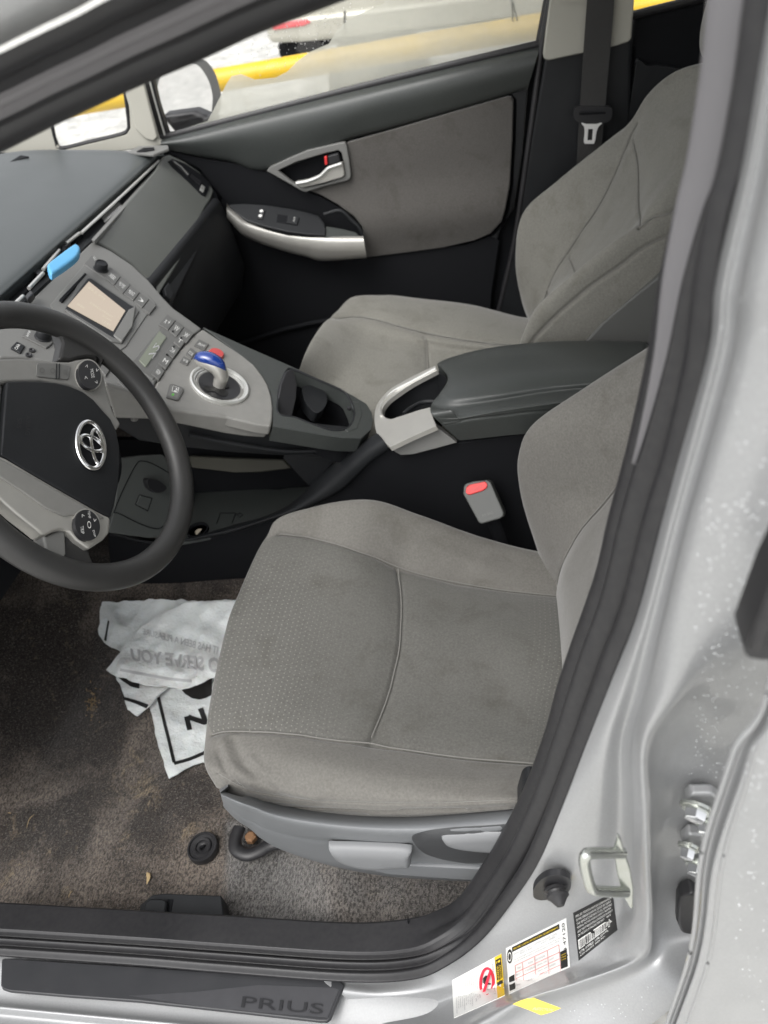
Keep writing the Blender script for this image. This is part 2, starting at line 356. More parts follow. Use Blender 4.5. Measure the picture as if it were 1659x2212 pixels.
def carpetmat():
    m = bpy.data.materials.new('carpet_pile'); m.use_nodes = True; N = m.node_tree.nodes; L = m.node_tree.links; b = N['Principled BSDF']
    b.inputs['Roughness'].default_value = 1; b.inputs['Specular IOR Level'].default_value = .05; b.inputs['Sheen Weight'].default_value = .25
    tc = N.new('ShaderNodeTexCoord')
    def noise(s, d=5, r=.6, dist=0, stretch=None):
        n = N.new('ShaderNodeTexNoise'); n.inputs['Scale'].default_value = s; n.inputs['Detail'].default_value = d; n.inputs['Roughness'].default_value = r; n.inputs['Distortion'].default_value = dist
        if stretch:
            mp = N.new('ShaderNodeMapping'); mp.inputs['Scale'].default_value = stretch; L.new(tc.outputs['Object'], mp.inputs[0]); L.new(mp.outputs[0], n.inputs['Vector'])
        else: L.new(tc.outputs['Object'], n.inputs['Vector'])
        return n.outputs['Fac']
    def ramp(f, p0, p1):
        r = N.new('ShaderNodeMapRange'); r.inputs[1].default_value = p0; r.inputs[2].default_value = p1; L.new(f, r.inputs[0]); return r.outputs[0]
    def mix(a, b_, f):
        x = N.new('ShaderNodeMix'); x.data_type = 'RGBA'
        for i, q in ((6, a), (7, b_)):
            if isinstance(q, tuple): x.inputs[i].default_value = (*q, 1)
            else: L.new(q, x.inputs[i])
        L.new(f, x.inputs[0]); return x.outputs[2]
    at = N.new('ShaderNodeAttribute'); at.attribute_name = 'wear'; sp = N.new('ShaderNodeSeparateXYZ'); L.new(at.outputs['Vector'], sp.inputs[0])
    add = N.new('ShaderNodeMath'); add.operation = 'ADD'; L.new(noise(7, 6, .62, .6), add.inputs[0]); L.new(sp.outputs[0], add.inputs[1])
    base = mix((.040,.032,.027), (.185,.153,.128), ramp(add.outputs[0], .40, .62))
    add2 = N.new('ShaderNodeMath'); add2.operation = 'ADD'; L.new(noise(26, 5, .7, 1.), add2.inputs[0]); L.new(sp.outputs[1], add2.inputs[1])
    base = mix(base, (.25,.195,.13), ramp(add2.outputs[0], .60, .78))
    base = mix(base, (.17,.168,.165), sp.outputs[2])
    d = N.new('ShaderNodeMath'); d.operation = 'MULTIPLY'; L.new(ramp(noise(380, 2, .6, 0, (1., .5, 1)), .42, .60), d.inputs[0]); d.inputs[1].default_value = .75
    base = mix(base, (.012,.011,.010), d.outputs[0])
    d2 = N.new('ShaderNodeMath'); d2.operation = 'MULTIPLY'; L.new(ramp(noise(300, 3, .7, 0, (1, 2.2, 1)), .55, .75), d2.inputs[0]); d2.inputs[1].default_value = .7
    base = mix(base, (.36,.33,.30), d2.outputs[0])
    L.new(base, b.inputs['Base Color'])
    bp = N.new('ShaderNodeBump'); bp.inputs['Strength'].default_value = .9; bp.inputs['Distance'].default_value = .003; L.new(noise(330, 4, .7), bp.inputs['Height']); L.new(bp.outputs[0], b.inputs['Normal'])
    return m
M['carpet'] = carpetmat()
def snowmat():
    m = mat('snow', (.84,.83,.78), .7, grain=(6, 1., .08), mott=(1.3, .7, (.55,.54,.50)), mott2=(6, .7, (.20,.20,.19))); return m
M['snow'] = snowmat()
M['bag'] = mat('white_film', (.66,.66,.65), .34, grain=(55, .9, .004), mott=(10, .35, (.60,.59,.57)))
b_ = M['bag'].node_tree.nodes['Principled BSDF']; b_.inputs['Subsurface Weight'].default_value = .1
# ---------------------------------------------------------------- soft surfaces
def dist_poly(P, line):
    A, B = line[:-1], line[1:]; d = np.full(len(P), 1e9)
    for a, b in zip(A, B):
        e = b-a; t = np.clip(((P-a)@e)/(e@e+1e-12), 0, 1); d = np.minimum(d, np.linalg.norm(P-(a+t[:,None]*e), axis=1))
    return d
def grid_normals(G):
    n = np.cross(np.gradient(G, axis=0), np.gradient(G, axis=1)); n /= np.linalg.norm(n, axis=2, keepdims=True)+1e-12; return n
def patch(name, rows, nu, nv, m, parent=None, seams=(), gw=.0035, gd=.004, puff=.004, pw=.02, wr=(), flip=None, zones=None, m2=None, th=0, **kw):
    """smooth surface through a grid of points; seams are stitched grooves along photo lines"""
    G = cr(cr(np.array(rows, float), nu).swapaxes(0, 1), nv).swapaxes(0, 1)
    Nn = grid_normals(G); view = CAM-G
    if flip is None: flip = np.median((Nn*view).sum(2)) < 0
    if flip: Nn = -Nn
    P = G.reshape(-1, 3); N_ = Nn.reshape(-1, 3); px = proj(P); fac = ((CAM-P)*N_).sum(1)
    disp = np.zeros(len(P)); threads = []
    for s in seams:
        opt = dict(gw=gw, gd=gd, puff=puff, pw=pw)
        if isinstance(s, dict): opt.update(s); s = s['p']
        L2 = cr(s, max(12, len(s)*8)); pts = []
        for q in L2:
            d = ((px-q)**2).sum(1)+np.where(fac < 0, 1e6, 0); k = d.argmin()
            if d[k] < 120: pts.append(P[k])
        if len(pts) < 2: print('seam lost', name, s[0]); continue
        pts = np.array(pts); k = np.ones(5)/5; threads.append((pts, opt['gd']))
        if len(pts) > 8: sm = np.stack([np.convolve(np.pad(pts[:,i], 2, 'edge'), k, 'valid') for i in range(3)], 1); pts = sm
        d = dist_poly(P, pts); disp += -opt['gd']*np.exp(-(d/opt['gw'])**2) - opt['puff']*np.exp(-(d/opt['pw'])**2)
    for s, wd, dp in wr:
        L2 = cr(s, 24); pts = []
        for q in L2:
            d = ((px-q)**2).sum(1)+np.where(fac < 0, 1e6, 0); k = d.argmin()
            if d[k] < 120: pts.append(P[k])
        if len(pts) > 1: disp += dp*np.exp(-(dist_poly(P, np.array(pts))/wd)**2)
    P = P+N_*disp[:,None]
    V, F = g_grid(P.reshape(nu, nv, 3))
    if flip: F = [f[::-1] for f in F]
    ob = obj(name, [(V, F)], m, parent, sharp=180, recalc=False, **kw)
    me = ob.data
    if m2 is not None:
        me.materials.append(m2); pc = px; ins = inside(pc, np.array(zones)); mi = np.array([1 if ins[f[0]] and ins[f[2]] else 0 for f in F], dtype=np.int32)
        me.polygons.foreach_set('material_index', mi)
        Gd = P.reshape(nu, nv, 3)
        su = np.concatenate([np.zeros((1, nv)), np.cumsum(np.linalg.norm(np.diff(Gd, axis=0), axis=2), 0)]); su = su*0+su.mean(1, keepdims=True)
        sv = np.concatenate([np.zeros((nu, 1)), np.cumsum(np.linalg.norm(np.diff(Gd, axis=1), axis=2), 1)], 1); sv = sv*0+sv.mean(0, keepdims=True)
        a = me.attributes.new('dotuv', 'FLOAT_VECTOR', 'POINT'); z = kw_dots(px).reshape(-1)
        a.data.foreach_set('vector', np.stack([su.ravel(), sv.ravel(), z], 1).ravel())
    for pts, gd_ in (threads if m.name.startswith(('seat', 'passenger')) else []):
        kk_ = np.ones(5)/5; q = np.stack([np.convolve(np.pad(pts[:,i], 2, 'edge'), kk_, 'valid') for i in range(3)], 1)[::2]
        if len(q) < 4: continue
        q = cr(q, len(q)*3); nn = np.array([Nn.reshape(-1, 3)[((G.reshape(-1, 3)-a)**2).sum(1).argmin()] for a in q]); obj('seam_thread', g_tube(q-nn*(gd_+.0005), .0009, 6), M['thread'], ob)
    if th:
        so = ob.modifiers.new('solid', 'SOLIDIFY'); so.thickness = th; so.offset = -1
    return ob
def kw_dots(px):
    """where the cloth is perforated: strong at the cushion front and the rear edge, fading out in the middle"""
    f = np.clip((760-px[:,0])/160, 0, 1)*np.clip((px[:,1]-1150)/120, 0, 1)
    r = np.clip((px[:,0]-1120)/60, 0, 1)*.6
    return np.clip(.15+f+r, 0, 1)
def R_(l): return [Q(u, v, **({k: val})) for u, v, k, val in l]
# ================================================================ OUTSIDE
g = obj('ground', [g_grid(np.stack(np.meshgrid(np.linspace(-60, 60, 3), np.linspace(-60, 60, 3), [0.], indexing='ij'), -1)[:, :, 0])], M['snow'], recalc=False); g['kind'] = 'structure'
xs, ys = np.meshgrid(np.linspace(-6, 6, 160), np.linspace(1.35, 9, 120), indexing='ij')
hz = np.zeros_like(xs)
for k in range(70):
    cx_, cy_, r_, h_ = random.uniform(-5.5, 5.5), random.uniform(1.7, 8.6), random.uniform(.15, .6), random.uniform(.01, .09)
    hz += h_*np.exp(-((xs-cx_)**2+(ys-cy_)**2)/r_**2)
hz += .03+.03*np.sin(xs*3+ys*2)*np.sin(ys*7-xs)
hz *= np.clip((ys-1.35)/.2, 0, 1)*np.clip((9-ys)/.5, 0, 1)*np.clip((6-abs(xs))/.6, 0, 1)
sn = obj('snow', [g_grid(np.stack([xs, ys, hz+.004], -1))], M['snow'], recalc=False); sn['kind'] = 'structure'
# yellow guard rail
t = thing('guard_rail', 'yellow steel pipe guard rail standing in snow outside the far windows', 'guard rail')
obj('rail', g_tube([(x, 1.8+.0*x, .897) for x in np.linspace(-3, 4, 30)], .036, 20), M['pipe'], t)
for x in (-2.2, -.62, 1.6):
    obj('post', g_tube([(x, 1.8, 0), (x, 1.8, .9)], .028, 16), M['pipe'], t)
# neighbouring car, built as outlines extruded away from us at its real distance
S4 = PY(4.0)
t = thing('parked_car', 'champagne coloured car parked on snow behind the yellow rail, red tail light showing', 'car')
def deep_slab(px, y0, depth, n=None):
    V2, F, o = tri(px); T = PY(y0).hit(V2); B = T+np.array([0, depth, 0]); k = len(T)
    ar = list(range(len(px))); m_ = {}
    for i, oo in enumerate(o):
        for q in oo: m_[q] = i
    ring = [m_[i] for i in ar if i in m_]
    return np.concatenate([T, B]), list(F)+[tuple(k+i for i in reversed(f)) for f in F]+[(a, b, k+b, k+a) for a, b in zip(ring, ring[1:]+ring[:1])]
obj('body', deep_slab([(562,-160), (556,8), (562,42), (580,46), (1420,-60), (1420,-260)], 4.0, 1.6), M['suv'], t, bevel=.04, bseg=4)
obj('bumper', deep_slab([(568,44), (574,70), (582,95), (650,92), (745,84), (1420,-2), (1420,-58), (600,43)], 3.93, 1.6), M['suv'], t, bevel=.03, bseg=4)
obj('underbody', deep_slab([(597,94), (604,129), (640,124), (692,116), (704,102), (745,90), (1400,6), (1400,-20), (745,70)], 4.05, 1.4), M['deep'], t, bevel=.02)
tl = obj('tail_light', deep_slab([(584,52), (600,46), (664,41), (672,50), (655,57), (590,66)], 3.92, .1), M['tail'], t, bevel=.008)
obj('wheel', g_lathe(np.array([Q(800,80,y=4.3)[0],4.35,.33]), (0,1,0), [(.10,0), (.30,0), (.33,.03), (.33,.18), (.3,.2), (.1,.2)]), M['rubber'], t)
obj('body_seam', deep_slab([(742,25), (745,24), (748,84), (745,85)], 3.925, .02), M['deep'], t)
# ================================================================ CAR FLOOR
# driver and passenger carpet: one moulded sheet, level front, rising to the tunnel and the sill
def floorz(x, y):
    z = .28+0*x
    z = z+np.clip((-.35-x)/.35, 0, 1)**1.5*.28                       # toe board
    z = z+.09*np.exp(-((y-0)/.16)**2)                              # tunnel
    z = z+.045*np.clip((x-.12)/.10, 0, 1)*np.clip((-y-.52)/.08, 0, 1)   # bulge ahead of the seat mount
    s = np.clip((x-.03)/.03, 0, 1)*np.clip((-.50-y)/.06, 0, 1)*.012
    return z+s
xs, ys = np.meshgrid(np.linspace(-.80, 1.15, 330), np.linspace(-.705, .66, 230), indexing='ij')
zs = floorz(xs, ys)
zs += .004*np.sin(xs*19+ys*8)*np.sin(ys*23)+.006*np.exp(-((xs-.27)**2/.0009+(ys+.62)**2/.01))*-2
for k in range(60): 
    a, b_, r_ = random.uniform(-.5, .5), random.uniform(-.68, -.2), random.uniform(.015, .05); zs += random.uniform(-.003, .003)*np.exp(-((xs-a)**2+(ys-b_)**2)/r_**2)
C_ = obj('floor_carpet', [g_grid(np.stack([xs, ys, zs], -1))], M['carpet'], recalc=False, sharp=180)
tag(C_, 'worn grey brown stained carpet covering the car floor below the seats', 'carpet')
fx, fy = xs.ravel(), ys.ravel(); P3 = np.stack([fx, fy, zs.ravel()], 1); pp = proj(P3)
def blob(u, v, ru, rv): return np.exp(-(((pp[:,0]-u)/ru)**2+((pp[:,1]-v)/rv)**2))
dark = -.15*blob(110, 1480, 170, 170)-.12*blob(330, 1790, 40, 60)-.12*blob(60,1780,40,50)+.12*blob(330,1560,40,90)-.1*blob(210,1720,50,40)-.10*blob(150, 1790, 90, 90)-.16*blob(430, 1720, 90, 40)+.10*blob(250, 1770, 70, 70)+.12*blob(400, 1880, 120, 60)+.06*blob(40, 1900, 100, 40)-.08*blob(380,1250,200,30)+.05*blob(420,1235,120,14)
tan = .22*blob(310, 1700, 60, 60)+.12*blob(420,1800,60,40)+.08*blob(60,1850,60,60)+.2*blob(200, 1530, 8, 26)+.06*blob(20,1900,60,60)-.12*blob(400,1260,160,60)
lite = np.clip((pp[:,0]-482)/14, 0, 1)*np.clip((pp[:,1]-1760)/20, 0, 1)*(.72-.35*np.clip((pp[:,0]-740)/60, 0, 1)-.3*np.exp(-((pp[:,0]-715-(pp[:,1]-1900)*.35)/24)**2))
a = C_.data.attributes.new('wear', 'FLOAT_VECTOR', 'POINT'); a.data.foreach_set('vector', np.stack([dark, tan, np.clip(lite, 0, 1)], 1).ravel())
SF = Surf(lambda P: P[...,2]-floorz(P[...,0], P[...,1]))
# rubber grommet
c = SF.hit([(440,1834)])[0]+np.array([0,0,.003])
gr = obj('floor_grommet', g_lathe(c, (.0,0,1), [(.004,-.003), (.004,.002), (.006,.003), (.009,.003), (.010,.0055), (.013,.006), (.015,.003), (.019,.0035), (.0205,.006), (.0225,.006), (.0235,.003), (.0235,-.005)], 48), M['rubber'])
tag(gr, 'round black rubber grommet pressed into the carpet in front of the driver seat', 'grommet')
obj('mat_hook', g_box(c+np.array([0,0,.004]), (.008,.003,.004), (0,0,.5)), M['deep'], gr)
# seat rail anchor in dark plastic
t = thing('seat_anchor', 'black bent steel seat foot bolted to the carpet under the front seat edge', 'seat anchor')
F0 = PZ(.315)
obj('bracket', g_tube(cr([F0.hit([p])[0] for p in [(517,1788),(508,1815),(512,1836),(535,1846),(560,1838),(585,1824),(610,1820)]], 40), .010, 12, flat=.7), M['rubber'], t)
obj('bolt', g_lathe(F0.hit([(540,1805)])[0]-np.array([0,0,.01]), (0,0,1), [(.009,0), (.009,.008), (.006,.01)], 6), mat('rusty_bolt', (.22,.12,.06), .8, metal=.3), t)
# black fuel-lid lever tray beside the sill
t = thing('lever_tray', 'black plastic tray with a release lever set in carpet beside the sill', 'release lever')
S_ = PZ(.335)
obj('tray', g_slab([(298,1985),(302,1955),(330,1932),(350,1929),(478,1934),(486,1995)], S_, .03), M['black'], t, bevel=.002)
obj('lever', g_slab([(305,1978),(312,1948),(322,1940),(350,1941),(360,1946),(356,1985)], PZ(.345), .02), M['black'], t, bevel=.004, bseg=3)
obj('recess', g_slab([(362,1942),(374,1943),(366,1985),(356,1985)], PZ(.3362), .002), M['deep'], t)
# ================================================================ SEATS
def seat_rows():
    r = []
    def row(pts): return R_(pts)
    s1 = [(604,1137,'y',-.215),(571,1165,'y',-.25),(522,1268,'y',-.325),(478,1400,'y',-.42),(447,1555,'y',-.53),(439,1618,'y',-.57),(445,1662,'y',-.60),(468,1702,'y',-.615)]
    s2 = [(682,1096,'y',-.185),(680,1159,'y',-.24),(640,1290,'z',.585),(600,1430,'z',.580),(560,1577,'z',.578),(545,1645,'z',.572),(535,1695,'y',-.62),(540,1728,'y',-.62)]
    s3 = [(800,1080,'y',-.165),(770,1182,'y',-.25),(750,1310,'z',.572),(720,1450,'z',.565),(690,1589,'z',.57),(680,1660,'z',.575),(680,1722,'y',-.63),(680,1757,'y',-.625)]
    s4 = [(905,1112,'y',-.16),(890,1230,'y',-.25),(880,1340,'z',.545),(860,1480,'z',.545),(840,1608,'z',.555),(830,1680,'z',.57),(830,1733,'y',-.635),(830,1767,'y',-.63)]
    s5 = [(1040,1160,'y',-.155),(1040,1262,'y',-.25),(1030,1370,'z',.53),(1010,1500,'z',.53),(1000,1630,'z',.548),(1000,1690,'z',.565),(1000,1734,'y',-.635),(1000,1762,'y',-.63)]
    s6 = [(1190,1196,'y',-.15),(1195,1280,'y',-.25),(1200,1390,'z',.515),(1180,1520,'z',.52),(1165,1643,'z',.545),(1160,1695,'z',.560),(1150,1733,'y',-.635),(1150,1756,'y',-.63)]
    rows = [row(s) for s in (s1, s2, s3, s4, s5, s6)]
    rows = [[rw[0]+np.array([0, .015, -.13])]+rw for rw in rows]
    rows[0][0] = rows[0][1]+np.array([.05, .02, -.10])
    s0 = [p+np.array([.035, 0, -.10]) for p in rows[0]]; s0[-1] = rows[0][-1]+np.array([.01,.01,-.03])
    s7 = [p+np.array([.14, 0, -.02]) for p in rows[-1]]
    return [s0]+rows+[s7]
def log(n, rows):
    for r in rows: print(n, ' '.join('(%.2f %.2f %.2f)' % tuple(p) for p in r))
rows = seat_rows()
t = thing('driver_seat', 'grey cloth driver seat behind the steering wheel with slate plastic side cover and levers', 'car seat')
far = [(600,1150),(640,1153),(680,1160),(760,1182),(820,1204),(862,1222),(920,1240),(1000,1256),(1080,1268),(1190,1280),(1260,1284)]
near = [(452,1584),(480,1577),(540,1576),(620,1580),(700,1590),(798,1601),(860,1611),(960,1626),(1060,1636),(1160,1643),(1230,1643)]
mid = [(862,1222),(868,1280),(867,1350),(856,1430),(835,1510),(798,1600)]
low = [(466,1672),(510,1700),(560,1716),(700,1734),(900,1740),(1000,1737),(1130,1729)]
zone = np.concatenate([cr(far, 60), cr(near, 60)[::-1], [(430,1500),(500,1200)]])
wr = [([(480,1600),(500,1650),(540,1690)], .006, .003), ([(500,1595),(530,1650),(590,1700)], .006, -.003), ([(470,1620),(490,1670),(520,1705)], .004, -.0025), ([(540,1640),(600,1700),(680,1725)], .006, .0025),
      ([(600,1745),(800,1752),(1000,1750)], .003, -.003), ([(560,1728),(700,1742),(860,1750)], .0025, .0015), ([(800,1758),(950,1755),(1100,1745)], .003, .002), ([(900,1180),(960,1190),(1040,1220)], .012, .002), ([(990,1240),(1040,1190),(1100,1200)],.02,-.003), ([(500,1330),(600,1300),(700,1330)],.03,.002), ([(950,1320),(1050,1420),(1100,1560)],.03,-.002)]
patch('cushion', rows, 300, 300, M['fab'], t, seams=[far, near, mid, dict(p=low, gd=.003, gw=.002, puff=.001)], wr=wr, zones=zone, m2=M['fabc'])
def shift_x(L, dx, dz=0, dy=0): return [p+np.array([dx, dy, dz]) for p in L]
rows = [
 [Q(1192,1262,y=-.19), Q(1200,1275,y=-.25), Q(1212,1400,y=-.40), Q(1217,1520,y=-.53), Q(1222,1680,y=-.62)],
 [Q(1166,1190,y=-.15), Q(1212,1205,y=-.24), Q(1235,1310,y=-.37), Q(1262,1430,y=-.50), Q(1250,1560,y=-.61)],
 [Q(1138,1115,y=-.135), Q(1252,1135,y=-.24), Q(1285,1240,y=-.37), Q(1320,1350,y=-.50), Q(1300,1500,y=-.61)],
 [Q(1122,1050,y=-.13), Q(1295,1085,y=-.24), Q(1330,1170,y=-.37), Q(1370,1270,y=-.50), Q(1350,1420,y=-.61)],
 [Q(1120,985,y=-.13), Q(1340,1025,y=-.25), Q(1385,1100,y=-.37), Q(1440,1180,y=-.49), Q(1410,1330,y=-.60)],
 [Q(1150,918,y=-.135), Q(1368,950,y=-.25), Q(1440,1000,y=-.37), Q(1510,1080,y=-.48), Q(1480,1230,y=-.59)],
 [Q(1255,843,y=-.145), Q(1410,870,y=-.25), Q(1500,900,y=-.37), Q(1600,960,y=-.47), Q(1570,1100,y=-.57)],
 [Q(1400,752,y=-.17), Q(1480,770,y=-.26), Q(1590,800,y=-.37), Q(1700,850,y=-.46), Q(1700,980,y=-.54)],
 [Q(1500,700,y=-.22), Q(1560,700,y=-.28), Q(1650,720,y=-.37), Q(1780,760,y=-.44), Q(1800,860,y=-.50)],
]
rows = [[rw[0]+np.array([.12,.012,-.02])]+rw+[rw[-1]+np.array([.12,-.005,-.03])] for rw in rows]

patch('backrest', rows, 220, 180, M['fab'], t, seams=[[(1196,1262),(1205,1225),(1240,1152),(1290,1090),(1345,1022),(1368,960),(1400,880)], [(1213,1300),(1270,1480)]][:1])
bk = rows
obj('airbag_tag', g_slab([(1181,1598),(1168,1627),(1157,1656),(1155,1676),(1166,1668),(1178,1640),(1190,1600)], PY(-.655), .002), M['label'], t)
# plastic side cover
SY = PY(-.648)
cov = [(466,1700),(500,1715),(619,1750),(760,1765),(901,1767),(1041,1757),(1180,1745),(1180,1900),(1050,1897),(962,1896),(820,1882),(750,1868),(640,1845),(585,1820),(540,1786),(498,1757),(476,1730)]
rows = []
top = cr([(474,1706),(502,1716),(560,1732),(619,1748),(760,1764),(901,1766),(1041,1756),(1180,1742)], 12)
bot = cr([(482,1734),(504,1762),(545,1790),(590,1824),(700,1862),(830,1888),(1000,1900),(1180,1905)], 12)
G = []
for k in range(12):
    a, b_ = top[k], bot[k]; yy = -.618 if k == 0 else (-.632 if k == 1 else -.64)
    G.append([Q(a[0], a[1]-(14 if k > 2 else -1), y=yy+(.035 if k > 2 else .008)), Q(*a, y=yy+.006), Q(*(a+(b_-a)*.16), y=yy-.012), Q(*(a+(b_-a)*.34), y=yy-.017), Q(*(a+(b_-a)*.62), y=yy-.004), Q(*b_, y=yy+.016), Q(b_[0], b_[1]+4, y=yy+.05)])
G = [[p+np.array([.003,.014,-.008]) for p in G[0]]]+G
cv = patch('side_cover', G, 160, 70, M['slate'], t, seams=[dict(p=[(520,1765),(600,1800),(700,1818),(860,1826),(900,1820)], gw=.006, gd=.0015, puff=0)])
MC_ = MeshS(cv)
rec = smooth_loop([(890,1808),(912,1797),(960,1789),(1040,1784),(1160,1782),(1190,1840),(1040,1862),(985,1860),(940,1850),(910,1836)], 60)
obj('lever_recess', g_slab(rec, MC_, .001, off=.0012, step=14), mat('slate_dark', (.055,.057,.060), .5, grain=(900,.2)), t)
def lever(px, y0, name):
    px = smooth_loop(px, 70); c_ = px.mean(0); 
    return obj(name, g_slab(px, PY(y0+.010), .004, dome=(.009, 13)), M['lever'], t, sharp=80)
lever([(953,1800),(962,1795),(1010,1791),(1080,1788),(1180,1786),(1185,1832),(1090,1836),(1010,1830),(972,1822),(958,1812)], -.664, 'recline_lever')
lever([(710,1826),(722,1824),(800,1826),(882,1831),(889,1840),(886,1866),(868,1868),(800,1872),(750,1862),(722,1846)], -.667, 'height_lever')
obj('under_cover', g_slab([(720,1862),(1180,1885),(1180,1905),(1000,1903),(850,1892)], PY(-.642), .02), M['slate'], t, bevel=.004)
obj('seat_base', [g_box((.36,-.38,.43), (.40,.42,.06)), g_box((.3,-.20,.36), (.5,.03,.10)), g_box((.34,-.56,.36), (.42,.03,.08))], M['deep'], t, bevel=.005)
# white/black slip of the backrest hinge cover low at the seal
obj('hinge_cover', g_slab(smooth_loop([(1120,1752),(1124,1718),(1132,1700),(1150,1696),(1170,1720),(1165,1770)], 40), PY(-.665), .02), M['black'], t, bevel=.004)
# passenger seat
t = thing('passenger_seat', 'grey cloth passenger seat beyond the centre armrest, headrest at the top right', 'car seat')
rows = [
 [Q(648,815,y=.18), Q(650,790,y=.19), Q(668,745,y=.28), Q(696,702,y=.40), Q(724,678,y=.50), Q(760,655,y=.57)],
 [Q(700,905,y=.15), Q(712,850,y=.20), Q(760,780,z=.60), Q(790,728,z=.60), Q(800,685,z=.612), Q(832,639,y=.60)],
 [Q(800,900,y=.15), Q(830,850,y=.20), Q(870,790,z=.575), Q(890,745,z=.575), Q(900,712,z=.59), Q(905,645,y=.61)],
 [Q(930,890,y=.15), Q(945,850,y=.20), Q(985,800,z=.555), Q(990,762,z=.555), Q(995,727,z=.575), Q(1020,659,y=.61)],
 [Q(1110,880,y=.15), Q(1110,850,y=.20), Q(1120,800,z=.545), Q(1130,770,z=.545), Q(1135,742,z=.56), Q(1145,688,y=.59)],
]
rows = [[rw[0]+np.array([0,-.01,-.10])]+rw+[rw[-1]+np.array([0,.012,-.12])] for rw in rows]
rows = [[p+np.array([.04,0,-.12]) for p in rows[0]]]+rows+[[p+np.array([.14,0,-.01]) for p in rows[-1]]]

pz = [(722,684),(780,680),(870,702),(940,719),(1040,735),(1160,744)]
patch('cushion', rows, 220, 200, M['fabp'], t, seams=[pz, [(916,722),(922,750),(926,800),(926,830)]])
rows = [
 [Q(1150,710,y=.55), Q(1150,700,y=.46), Q(1148,720,y=.32), Q(1135,735,y=.20), Q(1122,752,y=.15)],
 [Q(1127,650,y=.575), Q(1166,660,y=.46), Q(1172,655,y=.32), Q(1170,655,y=.20), Q(1162,672,y=.142)],
 [Q(1115,565,y=.585), Q(1204,578,y=.465), Q(1240,590,y=.32), Q(1262,592,y=.21), Q(1262,575,y=.142)],
 [Q(1132,465,y=.585), Q(1253,498,y=.47), Q(1310,510,y=.33), Q(1345,515,y=.22), Q(1352,506,y=.155)],
 [Q(1205,393,y=.565), Q(1300,420,y=.47), Q(1366,420,y=.34), Q(1390,440,y=.24), Q(1408,462,y=.175)],
 [Q(1318,300,y=.535), Q(1334,347,y=.465), Q(1395,350,y=.35), Q(1440,365,y=.26), Q(1470,385,y=.205)],
 [Q(1362,263,y=.50), Q(1371,266,y=.46), Q(1430,270,y=.36), Q(1480,290,y=.27), Q(1515,320,y=.225)],
 [Q(1398,206,y=.475), Q(1420,210,y=.43), Q(1480,210,y=.36), Q(1530,230,y=.28), Q(1560,260,y=.24)],
 [Q(1445,163,y=.43), Q(1470,165,y=.40), Q(1520,165,y=.35), Q(1570,180,y=.29), Q(1600,200,y=.255)],
 [Q(1500,140,y=.395), Q(1525,142,y=.37), Q(1560,145,y=.34), Q(1600,155,y=.30), Q(1625,170,y=.27)],
]
rows = [[rw[0]+np.array([.10,.008,-.02]), rw[0]+np.array([.035,.012,-.005])]+rw+[rw[-1]+np.array([.05,-.010,-.035]), rw[-1]+np.array([.11,-.004,-.09])] for rw in rows]
rows.append([p+np.array([.06,0,-.0]) for p in rows[-1]])

patch('backrest', rows, 260, 240, M['fabp'], t, seams=[
  [(1371,264),(1355,294),(1334,347),(1298,425),(1241,514),(1195,584),(1165,662),(1156,691)],
  [(1360,301),(1371,354),(1373,443),(1380,490)],
  dict(p=[(1224,552),(1234,575),(1245,598)], gd=.002), 
  dict(p=[(1140,752),(1170,715),(1250,640),(1340,575),(1400,530),(1470,500)], gd=.003, puff=.001),
  dict(p=[(1380,490),(1408,468),(1450,458),(1500,430)], gd=.003, puff=.001)])
# grey back shell below the fabric side
obj('back_shell', g_slab([(1262,742),(1300,700),(1370,640),(1440,585),(1500,545),(1500,745)], PY(.128), .02), mat('shell_grey', (.098,.099,.094), .7, grain=(900,.3)), t, bevel=.004)
HRC = Q(1533, 118, y=.36)+np.array([.03, 0, -.02])
rows = []
for k, (z_, hw, dp) in enumerate([(0, .05, .02), (.02, .10, .045), (.07, .125, .058), (.13, .12, .055), (.17, .09, .04), (.185, .04, .015)]):
    c = HRC+np.array([z_*.35, 0, z_]); ring = []
    for a in np.linspace(0, 2*math.pi, 25)[:-1]:
        ca, sa = math.cos(a), math.sin(a); ring.append(c+np.array([dp*math.copysign(abs(ca)**.7, ca), hw*math.copysign(abs(sa)**.7, sa), 0]))
    rows.append(ring+[ring[0]])
hr_ = patch('headrest', rows, 40, 97, M['fabp'], t)
c = HRC
for s in (-.05, .05): obj('headrest_post', g_tube([c+np.array([.03,s,-.12]), c+np.array([0.01,s,.03])], .006, 10), M['chrome'], t)
# ================================================================ PASSENGER DOOR
def PR(p, n): return Plane(p, n)
t = thing('passenger_door', 'dark front passenger door seen from inside, grey cloth insert and fogged window', 'car door')
pd = t
obj('door_shell', g_slab([(338,300),(362,296),(1166,100),(1150,220),(1128,400),(1108,560),(1075,700),(1060,1000),(300,1100),(330,600)], PY(.705), .05), M['deep'], t)
tp = [(346,303),(420,285),(520,259),(640,229),(780,195),(900,166),(1040,132),(1166,103)]
bt = [(350,322),(430,337),(500,348),(578,369),(621,340),(664,321),(746,301),(830,279),(960,243),(1140,190)]
tps = cr(tp, 24); btl = cr([bt[0], bt[1], bt[2], (560,366), (640,350), (746,302), bt[7], bt[8], bt[9]], 24)
G = [[Q(a[0], a[1]-2, y=.70), Q(*a, y=.688), Q(*(a+(b_-a)*.13), y=.668), Q(*(a+(b_-a)*.4), y=.661), Q(*(a+(b_-a)*.75), y=.666), Q(*b_, y=.676), Q(b_[0], b_[1]+2, y=.70)] for a, b_ in zip(tps, btl)]
patch('upper_trim', G, 120, 50, M['dash'], t)
FS = Surf(lambda P: P[...,1]-(.678-.020*np.exp(-((P[...,2]-.745)/.06)**2)-.006*np.exp(-((P[...,2]-.9)/.09)**2)))
